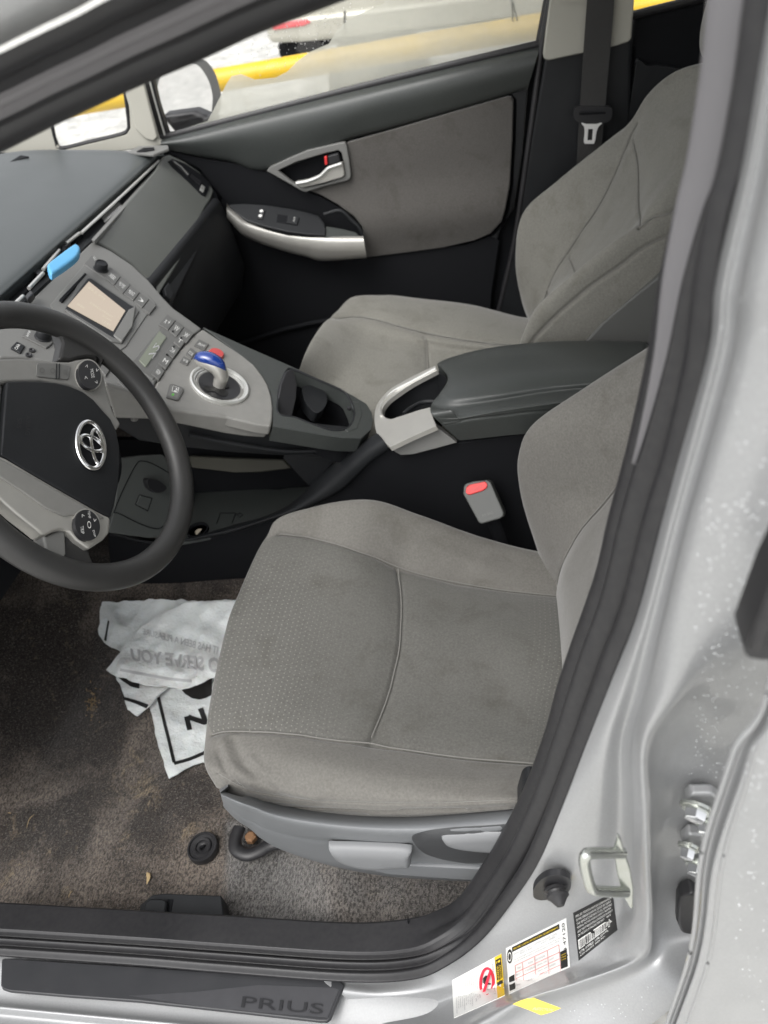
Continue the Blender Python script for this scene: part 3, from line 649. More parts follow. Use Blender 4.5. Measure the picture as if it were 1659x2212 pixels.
ins = [(749,308),(829,286),(960,248),(1095,209),(1104,209),(1109,217),(1107,300),(1101,400),(1091,455),(1083,480),(1060,505),(1025,520),(960,535),(880,546),(791,557),(788,520),(782,490),(765,468),(730,442),(690,420),(657,408),(745,391),(757,380),(753,340)]
obj('cloth_insert', g_slab(ins, FS, .012, step=13), M['doorfab'], t, bevel=.003, bseg=3)
obj('insert_frame', g_slab([(1100,200),(1140,190),(1128,330),(1110,450),(1080,500),(1062,560),(1020,560),(1030,524),(1066,508),(1088,482),(1097,455),(1107,400),(1113,300),(1115,217)], PY(.684), .012), M['black'], t, bevel=.003)
# dark field ahead of the insert
obj('lower_panel', g_slab([(352,324),(430,341),(500,352),(575,371),(655,412),(690,424),(735,448),(770,475),(786,505),(790,556),(1010,528),(1058,510),(1080,520),(1062,640),(1050,1000),(500,1100),(420,900),(380,640),(480,430),(430,365)], PY(.682), .02), M['deep'], t, bevel=.003)
obj('map_pocket', [g_tube([Q(*p, y=.655) for p in cr([(470,760),(600,716),(640,706),(700,694),(900,668)], 30)], .006, 10), g_slab([(470,760),(600,716),(700,694),(900,668),(900,900),(500,950)], PY(.66), .006)], M['deep'], t)
# armrest with switches
top_o = cr([(490,443),(495,452),(511,466),(532,481),(576,495),(620,505),(664,511),(718,515),(785,515)], 40)
bot_o = cr([(490,470),(499,480),(521,504),(545,517),(575,529),(620,543),(660,553),(700,562),(792,556)], 40)
S1 = PY(.615)
G = []
for i, (a, b_) in enumerate(zip(top_o, bot_o)):
    G.append([Q(a[0]+1, a[1]-1, y=.632), Q(a[0], a[1]-5, y=.620), Q(*a, y=.608), Q(*(a+(b_-a)*.25), y=.603), Q(*(a+(b_-a)*.65), y=.605), Q(*b_, y=.620), Q(b_[0], b_[1]+1, y=.66)])
patch('armrest_trim', G, 110, 50, M['silver'], t)
plate = [(492,443),(500,440),(530,439),(575,442),(630,450),(664,458),(688,465),(700,480),(704,494),(703,508),(664,506),(620,500),(576,490),(532,476),(511,461),(500,452)]
A_, B_, C_q = Q(511,463,y=.618), Q(783,513,y=.618), Q(600,447,y=.655)
TS = PR(A_, np.cross(B_-A_, C_q-A_))
obj('switch_plate', g_slab(plate, TS, .02, smooth=False), M['black'], t, bevel=.003)
obj('pull_pocket', g_slab([(704,484),(740,490),(768,497),(782,511),(785,516),(700,510)], TS, .02, off=-.006), M['dash'], t, bevel=.002)
obj('pocket_rim', g_tube([Q(*p, y=.645) for p in cr([(700,463),(735,455),(760,476),(776,492),(785,514)], 24)], .004, 10), M['black'], t)
w1 = obj('window_switch', g_slab([(600,463),(647,471),(643,488),(597,480)], TS, .004, off=.001), M['deep'], t, bevel=.0006)
obj('switch_rocker', g_slab([(622,468),(646,472),(642,487),(619,483)], TS, .004, off=.0035), M['black'], w1, bevel=.001)
obj('switch_mark', g_text('AUTO', [(633,481),(635,471),(638,472),(636,482)], TS, off=.0042), M['white'], w1)
w2 = obj('lock_switch', g_slab([(561,453),(573,455),(567,475),(556,473)], TS, .004, off=.003), M['satin'], t, bevel=.001)
obj('lock_mark', [g_slab(smooth_loop([(561,457),(567,455),(569,459),(563,461)], 12), TS, .0005, off=.0035), g_slab(smooth_loop([(559,467),(565,465),(566,470),(560,471)], 12), TS, .0005, off=.0035)], M['white'], w2)
# inside handle
bez = [(576,370),(582,362),(620,344),(664,325),(735,309),(745,308),(749,316),(754,345),(758,378),(756,386),(748,391),(700,403),(662,415),(652,413),(630,400)]
inn = [(600,369),(640,350),(700,332),(731,325),(738,331),(742,352),(745,378),(740,383),(700,398),(652,407),(625,390)]
bz = obj('handle_bezel', [g_slab(bez, PY(.662), .012, hole=inn)], M['stack'], t, bevel=.002)
obj('handle_cup', g_slab(inn, PY(.690), .006), M['deep'], bz)
hl = [(639,395),(641,392),(665,388),(688,379),(700,370),(708,361),(740,350),(744,378),(740,383),(700,395),(652,406),(645,404)]
obj('pull_lever', g_slab(hl, PY(.655), .008), M['silver'], bz, bevel=.003, bseg=3)
obj('lever_edge', g_tube([Q(*p, y=.652) for p in cr([(640,396),(666,391),(690,381),(703,369),(712,362),(738,353)], 24)], .0035, 10), M['bright'], bz)
lk = obj('lock_knob', g_slab([(708,338),(730,332),(735,349),(711,358)], PY(.650), .014), M['satin'], bz, bevel=.002)
obj('lock_flag', g_slab([(700,339),(706,337),(707,355),(702,357)], PY(.652), .006), M['red'], bz, bevel=.001)
# window
gl = obj('window_glass', g_slab([(326,176),(345,240),(362,292),(500,258),(1166,97),(1192,-30),(1210,-140),(420,60)], PY(.712), .004), M['glass'], t)
fog = [(829,8),(790,24),(750,44),(725,70),(710,95),(690,103),(670,112),(645,130),(620,155),(595,168),(550,172),(520,160),(500,165),(490,180),(480,200),(465,230),(448,262),(362,289),(500,255),(700,206),(1164,94),(1186,-30),(1200,-130),(860,-60)]
obj('condensation', g_slab(fog, PY(.708), .0008), M['fog'], gl)
obj('window_seal', [g_tube([Q(*p, y=.700) for p in cr([(350,302),(362,295),(500,260),(829,176),(1166,95)], 60)], .0055, 10, flat=1.4),
   g_tube([Q(*p, y=.705) for p in [(1162,102),(1172,50),(1187,-30),(1200,-110)]], .007, 10)], M['rubber'], t)
obj('window_post', g_slab([(305,170),(329,168),(342,225),(364,294),(358,306),(340,312),(326,262)], PY(.70), .02), M['rubber'], t, bevel=.003)
obj('post_highlight', g_tube([Q(*p, y=.697) for p in [(322,170),(334,215),(346,258),(356,292)]], .0022, 8), M['bright'], t)  # highlight down the post, modelled as a thin bright line
# water drops on the glass
vs = []
for k in range(1600):
    u, v = random.uniform(480, 1160), random.uniform(-5, 230)
    if v > 288-.249*(u-362)-8: continue
    if not (u > 900 or (560 < u < 760 and v < 130)) and random.random() < .7: continue
    c = Q(u, v, y=.7125); r = random.uniform(.0004, .0013); vs.append(g_lathe(c, (0,1,0), [(r,0), (r*.7,.0008), (r*.1,.001)], 7))
obj('water_drops', vs, mat('water', (.9,.9,.88), .05), gl, kind='stuff')
# two ink strokes / wiper ticks on the far glass
obj('glass_scratches', [g_slab(line_px([(1106,0),(1107,25),(1108,48)], 3), PY(.711), .0005), g_slab(line_px([(1108,5),(1113,25),(1118,46)], 3), PY(.711), .0005)], M['ink'], gl)
# outside mirror hanging on this door
mr = obj('side_mirror', g_slab(smooth_loop([(372,138),(410,124),(440,128),(462,152),(474,185),(478,215),(472,245),(440,270),(380,285),(345,255),(335,190),(340,155)], 60), PR(Q(400,210,y=.96), (1,-.55,.05)), .07), M['stack'], t, bevel=.012, bseg=3)
obj('mirror_glass', g_slab(smooth_loop([(345,165),(380,140),(420,138),(442,160),(455,190),(458,222),(448,258),(400,275),(365,282),(338,240)], 60), PR(Q(400,210,y=.96), (1,-.55,.05)), .001, off=.0015), M['mirrorg'], mr)
obj('mirror_foot', g_slab([(345,250),(420,240),(470,262),(380,292)], PY(.80), .05), M['rubber'], mr, bevel=.01)
# ================================================================ PASSENGER SIDE BODY
body = thing('car_body', 'silver painted car body: door opening, pillars, sill, roof and black rubber seals', 'car body')
obj('quarter_trim', g_slab([(-60,318),(0,312),(108,262),(116,295),(124,314),(134,324),(200,308),(272,290),(281,277),(278,230),(266,192),(305,172),(325,240),(342,300),(356,313),(270,326),(70,341),(-60,352)], PY(.672), .012, step=30), M['beige'], body, bevel=.003)
obj('quarter_ridge', g_slab([(268,190),(308,170),(326,240),(340,296),(330,306),(312,300),(292,280),(284,240)], PY(.664), .01), M['beige'], body, bevel=.004)
obj('quarter_seal', g_tube([Q(*p, y=.676) for p in cr([(100,240),(112,272),(120,305),(132,320),(200,305),(262,290),(277,280),(278,262),(270,200),(262,170)], 80)], .0045, 8), M['rubber'], body)
obj('quarter_glass', g_slab([(104,250),(120,312),(132,322),(270,290),(278,275),(268,180),(200,190)], PY(.69), .003), M['glass'], body)
pt = obj('pillar_trim', g_slab([(1190,-60),(1188,0),(1179,66),(1173,118),(1176,129),(1186,131),(1261,115),(1330,100),(1358,91),(1364,82),(1368,30),(1375,-60)], PY(.655), .03), M['beige'], body, bevel=.008, bseg=4)
obj('trim_lip', g_slab([(1206,-3),(1280,-6),(1281,4),(1210,6)], PY(.648), .008), M['beige'], pt, bevel=.002)
obj('lower_pillar', g_slab([(1176,120),(1366,80),(1362,300),(1330,600),(1060,760),(1085,620),(1110,520),(1140,330)], PY(.668), .03, step=None), M['black'], body, bevel=.008, bseg=3)
obj('pillar_seal', g_tube([Q(*p, y=.672) for p in cr([(1198,-60),(1188,0),(1172,90),(1152,240),(1130,400),(1112,520),(1090,620),(1066,720)], 80)], .006, 12), M['rubber'], body)
rd = thing('rear_passenger_door', 'black rear side door panel and window behind the passenger seat', 'car door')
obj('door_panel', g_slab([(1366,42),(1400,33),(1530,2),(1700,-40),(1700,500),(1360,500),(1362,150)], PY(.69), .04), M['deep'], rd, bevel=.012, bseg=4)
obj('arm_rest', g_slab(smooth_loop([(1372,150),(1400,142),(1440,144),(1500,158),(1600,200),(1600,400),(1372,400)], 60), PY(.67), .03), M['black'], rd, bevel=.01)
obj('window_seal', g_tube([Q(*p, y=.695) for p in [(1364,34),(1400,25),(1530,-7),(1700,-48)]], .008, 10), M['rubber'], rd)
obj('window_glass', g_slab([(1366,35),(1700,-45),(1700,-200),(1372,-150)], PY(.71), .004), M['glass'], rd)
# passenger seat belt
t = thing('seat_belt', 'dark webbing seat belt with metal tongue hanging on the far pillar', 'seat belt')
def strip(L, R, y0, th=.0018):
    l = cr(L, 40); r = cr(R, 40); return g_slab(np.concatenate([l, r[::-1]]), PY(y0), th)
obj('webbing', strip([(1271,-60),(1268,0),(1261,100),(1255,200),(1252,236)], [(1329,-60),(1327,0),(1320,90),(1311,190),(1307,246)], .640), M['belt'], t)
obj('webbing_slack', strip([(1254,238),(1250,280),(1247,330),(1244,380)], [(1306,240),(1303,280),(1299,315),(1294,360)], .646), M['belt'], t)
tg = smooth_loop([(1240,240),(1243,232),(1252,230),(1310,230),(1319,232),(1323,240),(1321,254),(1314,263),(1300,267),(1262,266),(1246,262),(1239,252)], 60)
tn = obj('tongue', g_slab(tg, PY(.636), .008), M['satin'], t, bevel=.003, bseg=3)
obj('slot', g_slab([(1251,244),(1308,242),(1308,246),(1252,249)], PY(.6268), .001), M['deep'], tn)
om = np.array([(1257,265),(1266,268),(1290,268),(1299,265),(1301,267),(1293,274),(1289,284),(1286,303),(1283,311),(1264,311),(1261,307),(1263,285),(1262,274),(1256,267)], float)
im = np.array([(1271,279),(1281,279),(1279,303),(1269,303)], float)
obj('metal_tongue', [g_slab(om, PY(.6335), .002, hole=im)], M['white'], tn, bevel=.0006)
# ================================================================ DASHBOARD
HX = [-.40, -.27, -.159, -.07, .02, .13, .238, .30, .40]; HZ = [1.04, .965, .895, .835, .770, .715, .655, .62, .56]
hx = np.linspace(-.38, .38, 200); hz_ = np.interp(hx, HX, HZ); kk = np.ones(15)/15; hz_ = np.convolve(np.pad(hz_, 7, 'edge'), kk, 'valid')
def Hs(off=0.): return Surf(lambda P: P[...,2]-np.interp(P[...,0], hx, hz_)-off)
H = Hs()
t = dash = thing('dashboard', 'dark grey dashboard with glovebox, vents, audio screen and climate buttons', 'dashboard')
G = []
for y_ in (-.72, -.45, -.2, .05, .25, .45, .56, .60, .628, .640):
    e = 0 if y_ < .6 else (y_-.6)*.35
    a = -.262 if y_ > -.15 else -.262-.02*(-.15-y_)
    G.append([np.array([a-.010, y_, .944]), np.array([a-.001, y_, .960]), np.array([a-.001, y_, .969-e]), np.array([a-.03, y_, .979-e]), np.array([-.42, y_, 1.0-e]), np.array([-.60, y_, 1.018-e]), np.array([-.86, y_, 1.0-e])])
patch('top_pad', G, 160, 90, mat('pad_skin', (.060,.067,.067), .36, grain=(800,.4), mott=(7,.4,(.072,.08,.08))), t)
obj('speaker_grille', g_slab([(-60,326),(0,328),(62,338),(0,356),(-60,368)], PZ(1.016), .004), M['deep'], t)
cv_ = obj('side_vent', g_slab([(272,328),(300,315),(362,313),(364,320),(330,333)], PZ(.985), .006), M['stack'], t, bevel=.002)
obj('vent_slot', g_slab([(295,327),(310,319),(332,318),(334,323),(312,327)], PZ(.987), .002), M['deep'], cv_)
# core behind everything
def prism_y(pts, y0, y1):
    n = len(pts); V = [(x, y0, z) for x, z in pts]+[(x, y1, z) for x, z in pts]
    return np.array(V, float), [tuple(range(n)), tuple(range(2*n-1, n-1, -1))]+[(i, n+i, n+(i+1) % n, (i+1) % n) for i in range(n)]
obj('dash_core', [prism_y([(-.27,.944),(-.30,.90),(-.26,.86),(-.24,.66),(-.40,.60),(-.86,.60),(-.86,.98),(-.5,.99)], -.70, .645)], M['deep'], t)
obj('firewall', [g_box((-.84,0,.55), (.04,1.36,.9))], M['deep'], t)
# glovebox side
gp = PR((-.235, .3, .95), (.11, 0, .08))
obj('side_cheek', g_slab([(348,350),(358,330),(366,327),(400,343),(430,362),(460,390),(474,413),(480,430),(472,455),(459,484),(424,560),(392,625),(375,668),(352,645),(322,607),(285,573),(240,543),(197,523)], gp, .03, off=-.008, step=25), M['black'], t, bevel=.006, bseg=3)
lid = obj('glovebox_lid', g_slab([(352,338),(366,333),(398,348),(430,370),(452,394),(462,412),(455,432),(445,446),(424,486),(395,553),(366,600),(352,622),(345,634),(322,603),(285,569),(240,539),(203,519),(260,453),(340,362)], gp, .02, off=.0, step=22), M['dashg'], t, bevel=.004, bseg=3)
vt = obj('end_vent', g_slab([(362,350),(372,344),(400,355),(430,375),(452,395),(450,410),(443,425),(435,422),(405,392),(372,362)], gp, .003, off=.002), M['deep'], t, bevel=.001)
obj('vent_blade', [g_slab([(368,349),(374,347),(408,378),(404,384)], gp, .003, off=.004), g_slab([(408,383),(412,378),(434,394),(430,402)], gp, .003, off=.003)], M['satin'], vt)
obj('vent_glint', g_slab(line_px([(374,352),(390,364),(404,380)], 1.6), gp, .001, off=.0045), M['bright'], vt)
obj('vent_wheel', g_slab([(433,402),(440,408),(437,418),(430,412)], gp, .005, off=.006), M['bright'], vt, bevel=.001)
obj('lid_latch', g_slab([(352,626),(362,612),(374,638),(368,650),(356,640)], gp, .01, off=.004), M['black'], t, bevel=.002)
# lower glovebox, bulging toward the knees
G = []
for k, (a, b_) in enumerate(zip(cr([(478,432),(462,485),(428,560),(394,628),(372,672)], 9), cr([(485,470),(470,540),(440,600),(415,660),(400,700)], 9))):
    G.append([Q(a[0], a[1], y=.62-.06*k), Q(*(a*.5+b_*.5), y=.62-.06*k-.008), Q(*b_, y=.62-.06*k)])
obj('lower_glovebox', [prism_y([(-.16,.86),(-.15,.80),(-.145,.70),(-.17,.64),(-.30,.60),(-.30,.86)], .11, .63)], M['black'], t, bevel=.012, bseg=3)
# slot with the silver strip
obj('dash_slot', g_slab([(362,333),(352,345),(200,517),(180,536),(120,592),(50,655),(-40,735),(-60,700),(20,622),(90,548),(165,484),(270,400),(345,338)], PZ(.944), .02), M['black'], t)
zr = PZ(.957)
obj('silver_strip', [g_tube([zr.hit([p])[0] for p in cr([(343,348),(262,424),(176,503)], 20)], .0034, 10, flat=.8)], M['bright'], t)
obj('airbag_light', g_slab([(219,470),(256,436),(266,445),(226,480)], PZ(.948), .003), M['stack'], t, bevel=.001)
obj('indicator_text', g_text('PASSENGER', [(232,470),(260,444),(263,447),(235,474)], PZ(.9487)), M['greyink'], t)
obj('strip_border', g_slab([(350,348),(356,352),(203,521),(197,517)], PZ(.949), .006), M['stack'], t, bevel=.001)
vg = obj('centre_vent', g_slab([(165,497),(178,508),(150,535),(110,576),(64,622),(20,665),(-10,690),(-20,672),(40,608),(100,550)], PZ(.9485), .004), M['deep'], t)
obj('vent_rod', [g_tube([zr.hit([p])[0] for p in L], .0030, 10) for L in ([(171,504),(143,526)], [(128,541),(93,582)], [(93,590),(62,623)], [(50,640),(20,668)])], M['bright'], vg)
for q_ in ([(132,527),(146,515),(151,522),(137,534)], [(66,582),(72,573),(90,585),(80,591)], [(52,640),(66,625),(71,632),(58,646)]): obj('vent_knob', [g_slab(q_, PZ(.957), .01)], M['satin'], vg, bevel=.002)
fr = obj('air_freshener', g_slab(smooth_loop([(103,580),(108,569),(156,533),(167,531),(173,541),(163,560),(122,590),(110,595)], 60), PR(Q(138,563,z=.972), (.45,0,1)), .007, dome=(.004, 5)), M['sky'], sharp=80)
tag(fr, 'sky blue plastic air freshener clipped to the centre dash vent', 'air freshener')
obj('clip', g_tube([PZ(.955).hit([p])[0] for p in [(140,545),(136,530)]], .004, 8), M['deep'], fr)
# centre stack
stk = [(182,537),(199,521),(240,541),(285,571),(322,605),(352,641),(375,665),(437,709),(412,728),(386,758),(360,791),(337,826),(322,868),(300,872),(262,842),(180,800),(60,772),(0,772),(-40,740),(0,692),(67,647)]
obj('stack_panel', g_slab(stk, H, .04, step=18), M['stack'], t, bevel=.004, bseg=3)
def onH(name, px, off, m, par, bv=.0015, th=.006, **k): return obj(name, g_slab(px, Hs(), th, off=off, **k), m, par, bevel=bv)
rad = onH('audio_unit', [(197,554),(240,583),(322,641),(337,657),(318,681),(272,750),(250,765),(118,678),(108,660)], .0018, M['stack'], t, step=20)
onH('unit_frame', [(181,592),(196,603),(292,668),(300,676),(262,746),(240,742),(138,674)], .0045, M['btn'], rad)
onH('disc_slot', [(127,652),(183,594),(187,598),(134,658)], .0055, M['deep'], rad)
onH('unit_bezel', [(188,607),(196,607),(280,664),(292,670),(252,738),(240,733),(140,672)], .0055, M['black'], rad)
onH('bezel_lip', [(292,668),(276,676),(243,732),(262,746),(285,712)], .0075, M['stack'], rad, bv=.002)
sc = onH('screen', [(191,615),(269,678),(243,722),(145,668)], .0065, M['screen'], rad, bv=0)
sq = [(145,668),(243,722),(269,678),(191,615)]
def fq(qd, x0, y0, x1, y1): return sub(qd, x0, y0, x1, y1)
for s_, r_ in (('89.5 FM', (.08,.80,.5,.88)), ('12:45', (.72,.08,.9,.18)), ('STEREO PRESET', (.30,.42,.86,.49)), ('SCAN', (.66,.27,.86,.34)), ('SEEK', (.12,.16,.3,.23))):
    obj('screen_text', g_text(s_, sub(sq, *r_), Hs(), off=.0072), M['screentext'], sc)
def knob(u, v, r, h=.016, par=rad):
    c = H.hit([(u, v)])[0]; n = H.nrm(c[None])[0]
    return obj('volume_knob', g_lathe(c, n, [(r*1.15,0), (r*1.15,.004), (r,.005), (r*.96,h-.002), (r*.85,h), (r*.8,h-.0015), (r*.1,h-.0015)], 40), M['black'], par)
knob(217, 585, .0105); knob(93, 732, .0105)
bq = [[(225,604),(240,582),(260,601),(246,620)], [(246,622),(261,602),(281,619),(265,638)], [(266,639),(281,620),(301,635),(287,653)], [(288,655),(303,637),(321,650),(306,669)], [(307,671),(322,652),(337,663),(322,682)]]
for q_, s_ in zip(bq, ('SEEK', 'SETUP', 'DISP', '(', '')):
    b1 = onH('audio_button', q_, .0042, M['btn'], rad, bv=.001)
    if s_: obj('button_text', g_text(s_, sub([q_[3], q_[0], q_[1], q_[2]], .25, .3, .8, .62), H, off=.0046), M['white'], b1)
onH('knob_plate', [(180,573),(197,554),(240,582),(226,604)], .003, M['btn'], rad)
obj('power_text', g_text('DISC', [(203,566),(200,559),(204,557),(207,564)], H, off=.0035), M['white'], rad)
onH('knob_plate', [(46,728),(56,714),(120,727),(112,746),(100,755)], .003, M['btn'], rad)
obj('power_text', g_text('PWR', [(55,729),(62,717),(66,720),(60,732)], H, off=.0035), M['white'], rad)
b1 = onH('small_button', [(22,754),(36,740),(54,750),(44,766)], .003, M['black'], rad); obj('button_mark', g_text('OFF', [(30,757),(37,746),(43,749),(37,760)], H, off=.0035), M['white'], b1)
for u, v in ((62,768), (69,758)):
    c = H.hit([(u, v)])[0]; obj('socket', g_lathe(c, H.nrm(c[None])[0], [(.0045,0), (.0045,.002), (.003,.0025), (.001,.001)], 20), M['satin'], rad)
# climate
cl = onH('climate_panel', [(345,710),(360,680),(420,722),(395,745),(372,770),(330,822),(300,800),(283,785)], .0015, M['btn'], t, step=18)
onH('climate_display', [(343,718),(358,731),(313,796),(299,782)], .004, M['lcde'], cl)
obj('display_digits', g_text('72', [(318,772),(336,745),(346,752),(328,780)], H, off=.0046), M['greyink'], cl)
cb = [[(342,704),(360,682),(378,695),(362,716)], [(364,717),(380,697),(396,709),(380,731)], [(384,733),(398,711),(418,723),(402,744)], [(362,730),(379,733),(397,748),(384,764)], [(346,752),(362,741),(381,765),(366,784)], [(330,772),(345,757),(365,784),(350,802)], [(318,792),(328,776),(349,802),(338,820)]]
sym = ['+ x', 'W', 'W.', 'T', 'A/C', 'M', '@']
cb2 = [[(374,742),(385,726),(401,738),(389,755)], [(357,765),(371,745),(387,758),(373,777)], [(341,788),(355,768),(371,780),(357,801)], [(326,811),(339,791),(355,804),(342,824)]]
for q_, s_ in list(zip(cb[:3], sym))+list(zip(cb2, ['T', 'A/C', 'M', '@'])):
    b1 = onH('climate_button', q_, .0035, M['btn'], cl, bv=.001)
    obj('button_mark', g_text(s_, sub([q_[3], q_[0], q_[1], q_[2]], .25, .3, .75, .7), H, off=.004), M['white'], b1)
for p in ((372,720), (390,734), (374,753), (359,770)): onH('indicator', smooth_loop([(p[0]-2,p[1]),(p[0],p[1]-2),(p[0]+2,p[1]),(p[0],p[1]+2)], 8), .0045, M['deep'], cl, bv=0)
for q_ in ([(200,780),(206,772),(222,790),(217,800)], [(214,798),(228,784),(238,800),(228,816)], [(252,826),(262,815),(282,832),(274,846)]): onH('stack_button', q_, .003, M['btn'], t)
# ================================================================ CENTRE CONSOLE
t = con = thing('centre_console', 'floating grey and black centre console with shift pod, cup holders and padded armrest', 'console')
pod = obj('shift_pod', g_slab([(438,710),(470,731),(525,768),(550,788),(567,810),(580,832),(587,855),(590,880),(589,905),(586,920),(555,916),(487,900),(430,893),(375,885),(335,868),(324,860),(338,827),(361,792),(387,759),(413,729)], H, .02, step=16), M['greyp'], con, bevel=.005, bseg=4)
dv = PR((-.016,-.156,.796), (-.046,.124,0.03))
obj('side_fascia', g_slab([(225,830),(262,842),(337,868),(375,886),(430,894),(487,901),(555,917),(587,921),(572,947),(530,944),(487,938),(430,926),(386,917),(319,907),(248,905)], dv, .01, step=25), M['greyp'], con, bevel=.004)
obj('console_wall', g_slab([(248,903),(319,905),(386,915),(430,924),(487,936),(530,942),(570,944),(590,922),(700,936),(781,944),(803,928),(800,948),(785,960),(725,987),(612,992),(500,985),(400,975),(300,960),(248,930)], dv, .02, off=-.006, step=25), M['black'], con, bevel=.006)
obj('wall_band', g_tube([dv.hit([p])[0] for p in cr([(410,940),(500,958),(612,974),(700,972),(745,965)], 30)], .004, 8), M['black'], con)
# cup holder body: a ring around the opening
outr = [(438,706),(518,742),(650,800),(762,854),(792,872),(803,890),(806,908),(802,928),(781,947),(740,946),(700,940),(589,921),(589,900),(585,850),(560,806),(520,767)]
opn = [(600,868),(608,830),(618,802),(632,798),(690,822),(742,846),(757,866),(766,892),(760,915),(745,928),(715,930),(672,916),(636,902),(603,895)]
o_ = np.array(outr, float); i_ = smooth_loop(opn, 70)
obj('holder_frame', g_slab(outr, Hs(-.004), .03, hole=i_), M['dash'], con, bevel=.003, bseg=3)
def well(loop, S, depth, m, name, par, wall_in=.9):
    T = S.hit(loop); c = T.mean(0); V = np.concatenate([T+np.array([0,0,-.001]), c+(T-c)*.98+np.array([0,0,-depth*.6]), c+(T-c)*wall_in+np.array([0,0,-depth])]); n = len(T)
    F = [(k*n+i, k*n+(i+1) % n, (k+1)*n+(i+1) % n, (k+1)*n+i) for k in range(2) for i in range(n)]+[tuple(2*n+i for i in range(n))]
    return obj(name, [(V, F)], m, par)
well(i_, Hs(-.006), .07, M['deep'], 'cup_well', con)
obj('well_rim', g_tube(Hs(-.005).hit(i_), .0022, 8, closed=True), M['black'], con)
obj('rim_highlight', g_slab([(757,866),(766,892),(760,915),(745,928),(752,933),(772,925),(782,895),(776,868)], Hs(-.003), .003), M['dash'], con, bevel=.002)
fl = obj('holder_flap', g_slab([(603,896),(600,868),(607,830),(617,803),(628,797),(636,802),(642,830),(640,862),(632,898),(620,902)], PR(H.hit([(620,850)])[0], (-.8,.35,-.6)), .010, off=.0), M['satin'], con, bevel=.002)
obj('holder_arm', g_slab(smooth_loop([(654,836),(668,832),(690,838),(704,850),(706,868),(698,884),(684,892),(668,880),(656,860)], 40), Hs(-.022), .02), M['black'], con, bevel=.003)
obj('holder_finger', g_slab(smooth_loop([(636,906),(650,904),(668,912),(675,922),(655,920)], 24), Hs(-.012), .01), M['black'], con, bevel=.003)
c = H.hit([(753,880)])[0]; obj('holder_pin', g_lathe(c-np.array([0,0,.004]), (.4,0,1), [(.004,0), (.004,.004), (.001,.005)], 12), M['satin'], con)
# shift gate
gc = H.hit([(474,834)])[0]; gn = H.nrm(gc[None])[0]
gate = obj('gate_ring', g_lathe(gc, gn, [(.0475,-.004), (.0475,.005), (.045,.0065), (.0425,.0055), (.0418,.0035), (.0395,.0035), (.0388,.0015), (.0365,.0015), (.0355,0.0002), (.0335,0.0002), (.033,-.003)], 72), M['bright'], con)
obj('gate_bowl', g_lathe(gc, gn, [(.0338,-.001), (.0335,.0018), (.012,.0008), (.001,.0006)], 60), M['satin'], gate)
Gs = Plane(gc, gn)
obj('gate_slot', g_slab(smooth_loop([(440,842),(444,836),(462,838),(470,830),(478,834),(490,831),(496,838),(482,842),(492,850),(486,858),(472,855),(462,848),(448,848)], 70), Gs, .0006, off=.0026), M['ink'], gate)
for q_, s_ in (([(387,783),(396,770),(411,779),(404,791)], 'EV'), ([(400,766),(411,752),(424,762),(413,777)], 'ECO'), ([(418,748),(429,734),(451,745),(441,759)], 'PWR')):
    b1 = onH('mode_button', q_, .002, M['btn'], con, bv=.001)
    obj('button_text', g_text(s_, sub([q_[3], q_[0], q_[1], q_[2]], .2, .25, .8, .6), H, off=.0026), M['white'], b1)
pk = onH('park_button', [(358,860),(366,832),(372,831),(395,840),(396,846),(386,866),(380,867)], .003, M['btn'], con, bv=.0015)
pk2 = onH('park_key', [(361,860),(368,835),(393,843),(383,863)], .0035, M['stack'], pk, bv=.001)
obj('park_text', [g_text('P', [(374,850),(376,841),(382,844),(380,852)], H, off=.0042, bold=.02), g_slab(line_px(np.array([(370,848),(373,838),(386,842),(383,853),(370,848)]), 1.1)[:], H, .0003, off=.0041) if False else g_tube(H.hit([(370,849),(373,838),(385,842),(382,853)])+H.nrm(H.hit([(370,849)]))*.004, .0005, 6, closed=True)], M['white'], pk)
onH('park_lamp', smooth_loop([(369,857),(372,854),(375,856),(373,859)], 10), .0042, M['green'], pk, bv=0)
c = H.hit([(467,766)])[0]; hzb = obj('hazard_button', g_lathe(c, gn, [(.0125,-.002), (.0125,.003), (.011,.005), (.001,.0055)], 36), M['hazard'], con)
obj('hazard_mark', g_tube(Hs(.0058).hit([(466,773),(473,759),(480,770)]), .0005, 6, closed=True), M['white'], hzb)
# shift lever: silver neck, blue cap
t = thing('gear_lever', 'stubby silver gear knob with glossy blue top in the console gate', 'gear lever')
def shp(pts, rad_, n=18, k=24): return g_tube(cr(pts, k), cr(np.array([[r] for r in rad_]), k)[:,0], n, up=(0,1,0))
a0 = gc-gn*.004; a1 = Q(478, 812, y=gc[1]+.002); a2 = Q(470, 795, y=gc[1]+.004); a3 = Q(452, 783, y=gc[1]+.006); a4 = Q(432, 777, y=gc[1]+.008); a5 = Q(421, 775, y=gc[1]+.009)
obj('lever_neck', g_tube(cr([a0, a0*.45+a1*.55, a1, a2, a3, a4, a5], 30), cr(np.array([[.010],[.0105],[.011],[.0120],[.0125],[.0095],[.003]]), 30)[:,0], 20, up=(0,1,0), flat=1.15), M['silver'], t)
ofs = np.array([0., 0, .004]); up_ = (a3-gc)/np.linalg.norm(a3-gc)
obj('knob_cap', g_tube(cr([Q(486,800,y=a2[1]-.002), Q(477,787,y=a2[1]-.002), Q(457,776,y=a3[1]-.002), Q(434,771,y=a4[1]-.002), Q(420,774,y=a5[1]-.002)], 30), cr(np.array([[.002],[.0065],[.0095],[.0085],[.002]]), 30)[:,0], 20, up=(0,1,0), flat=1.25), M['blue'], t)
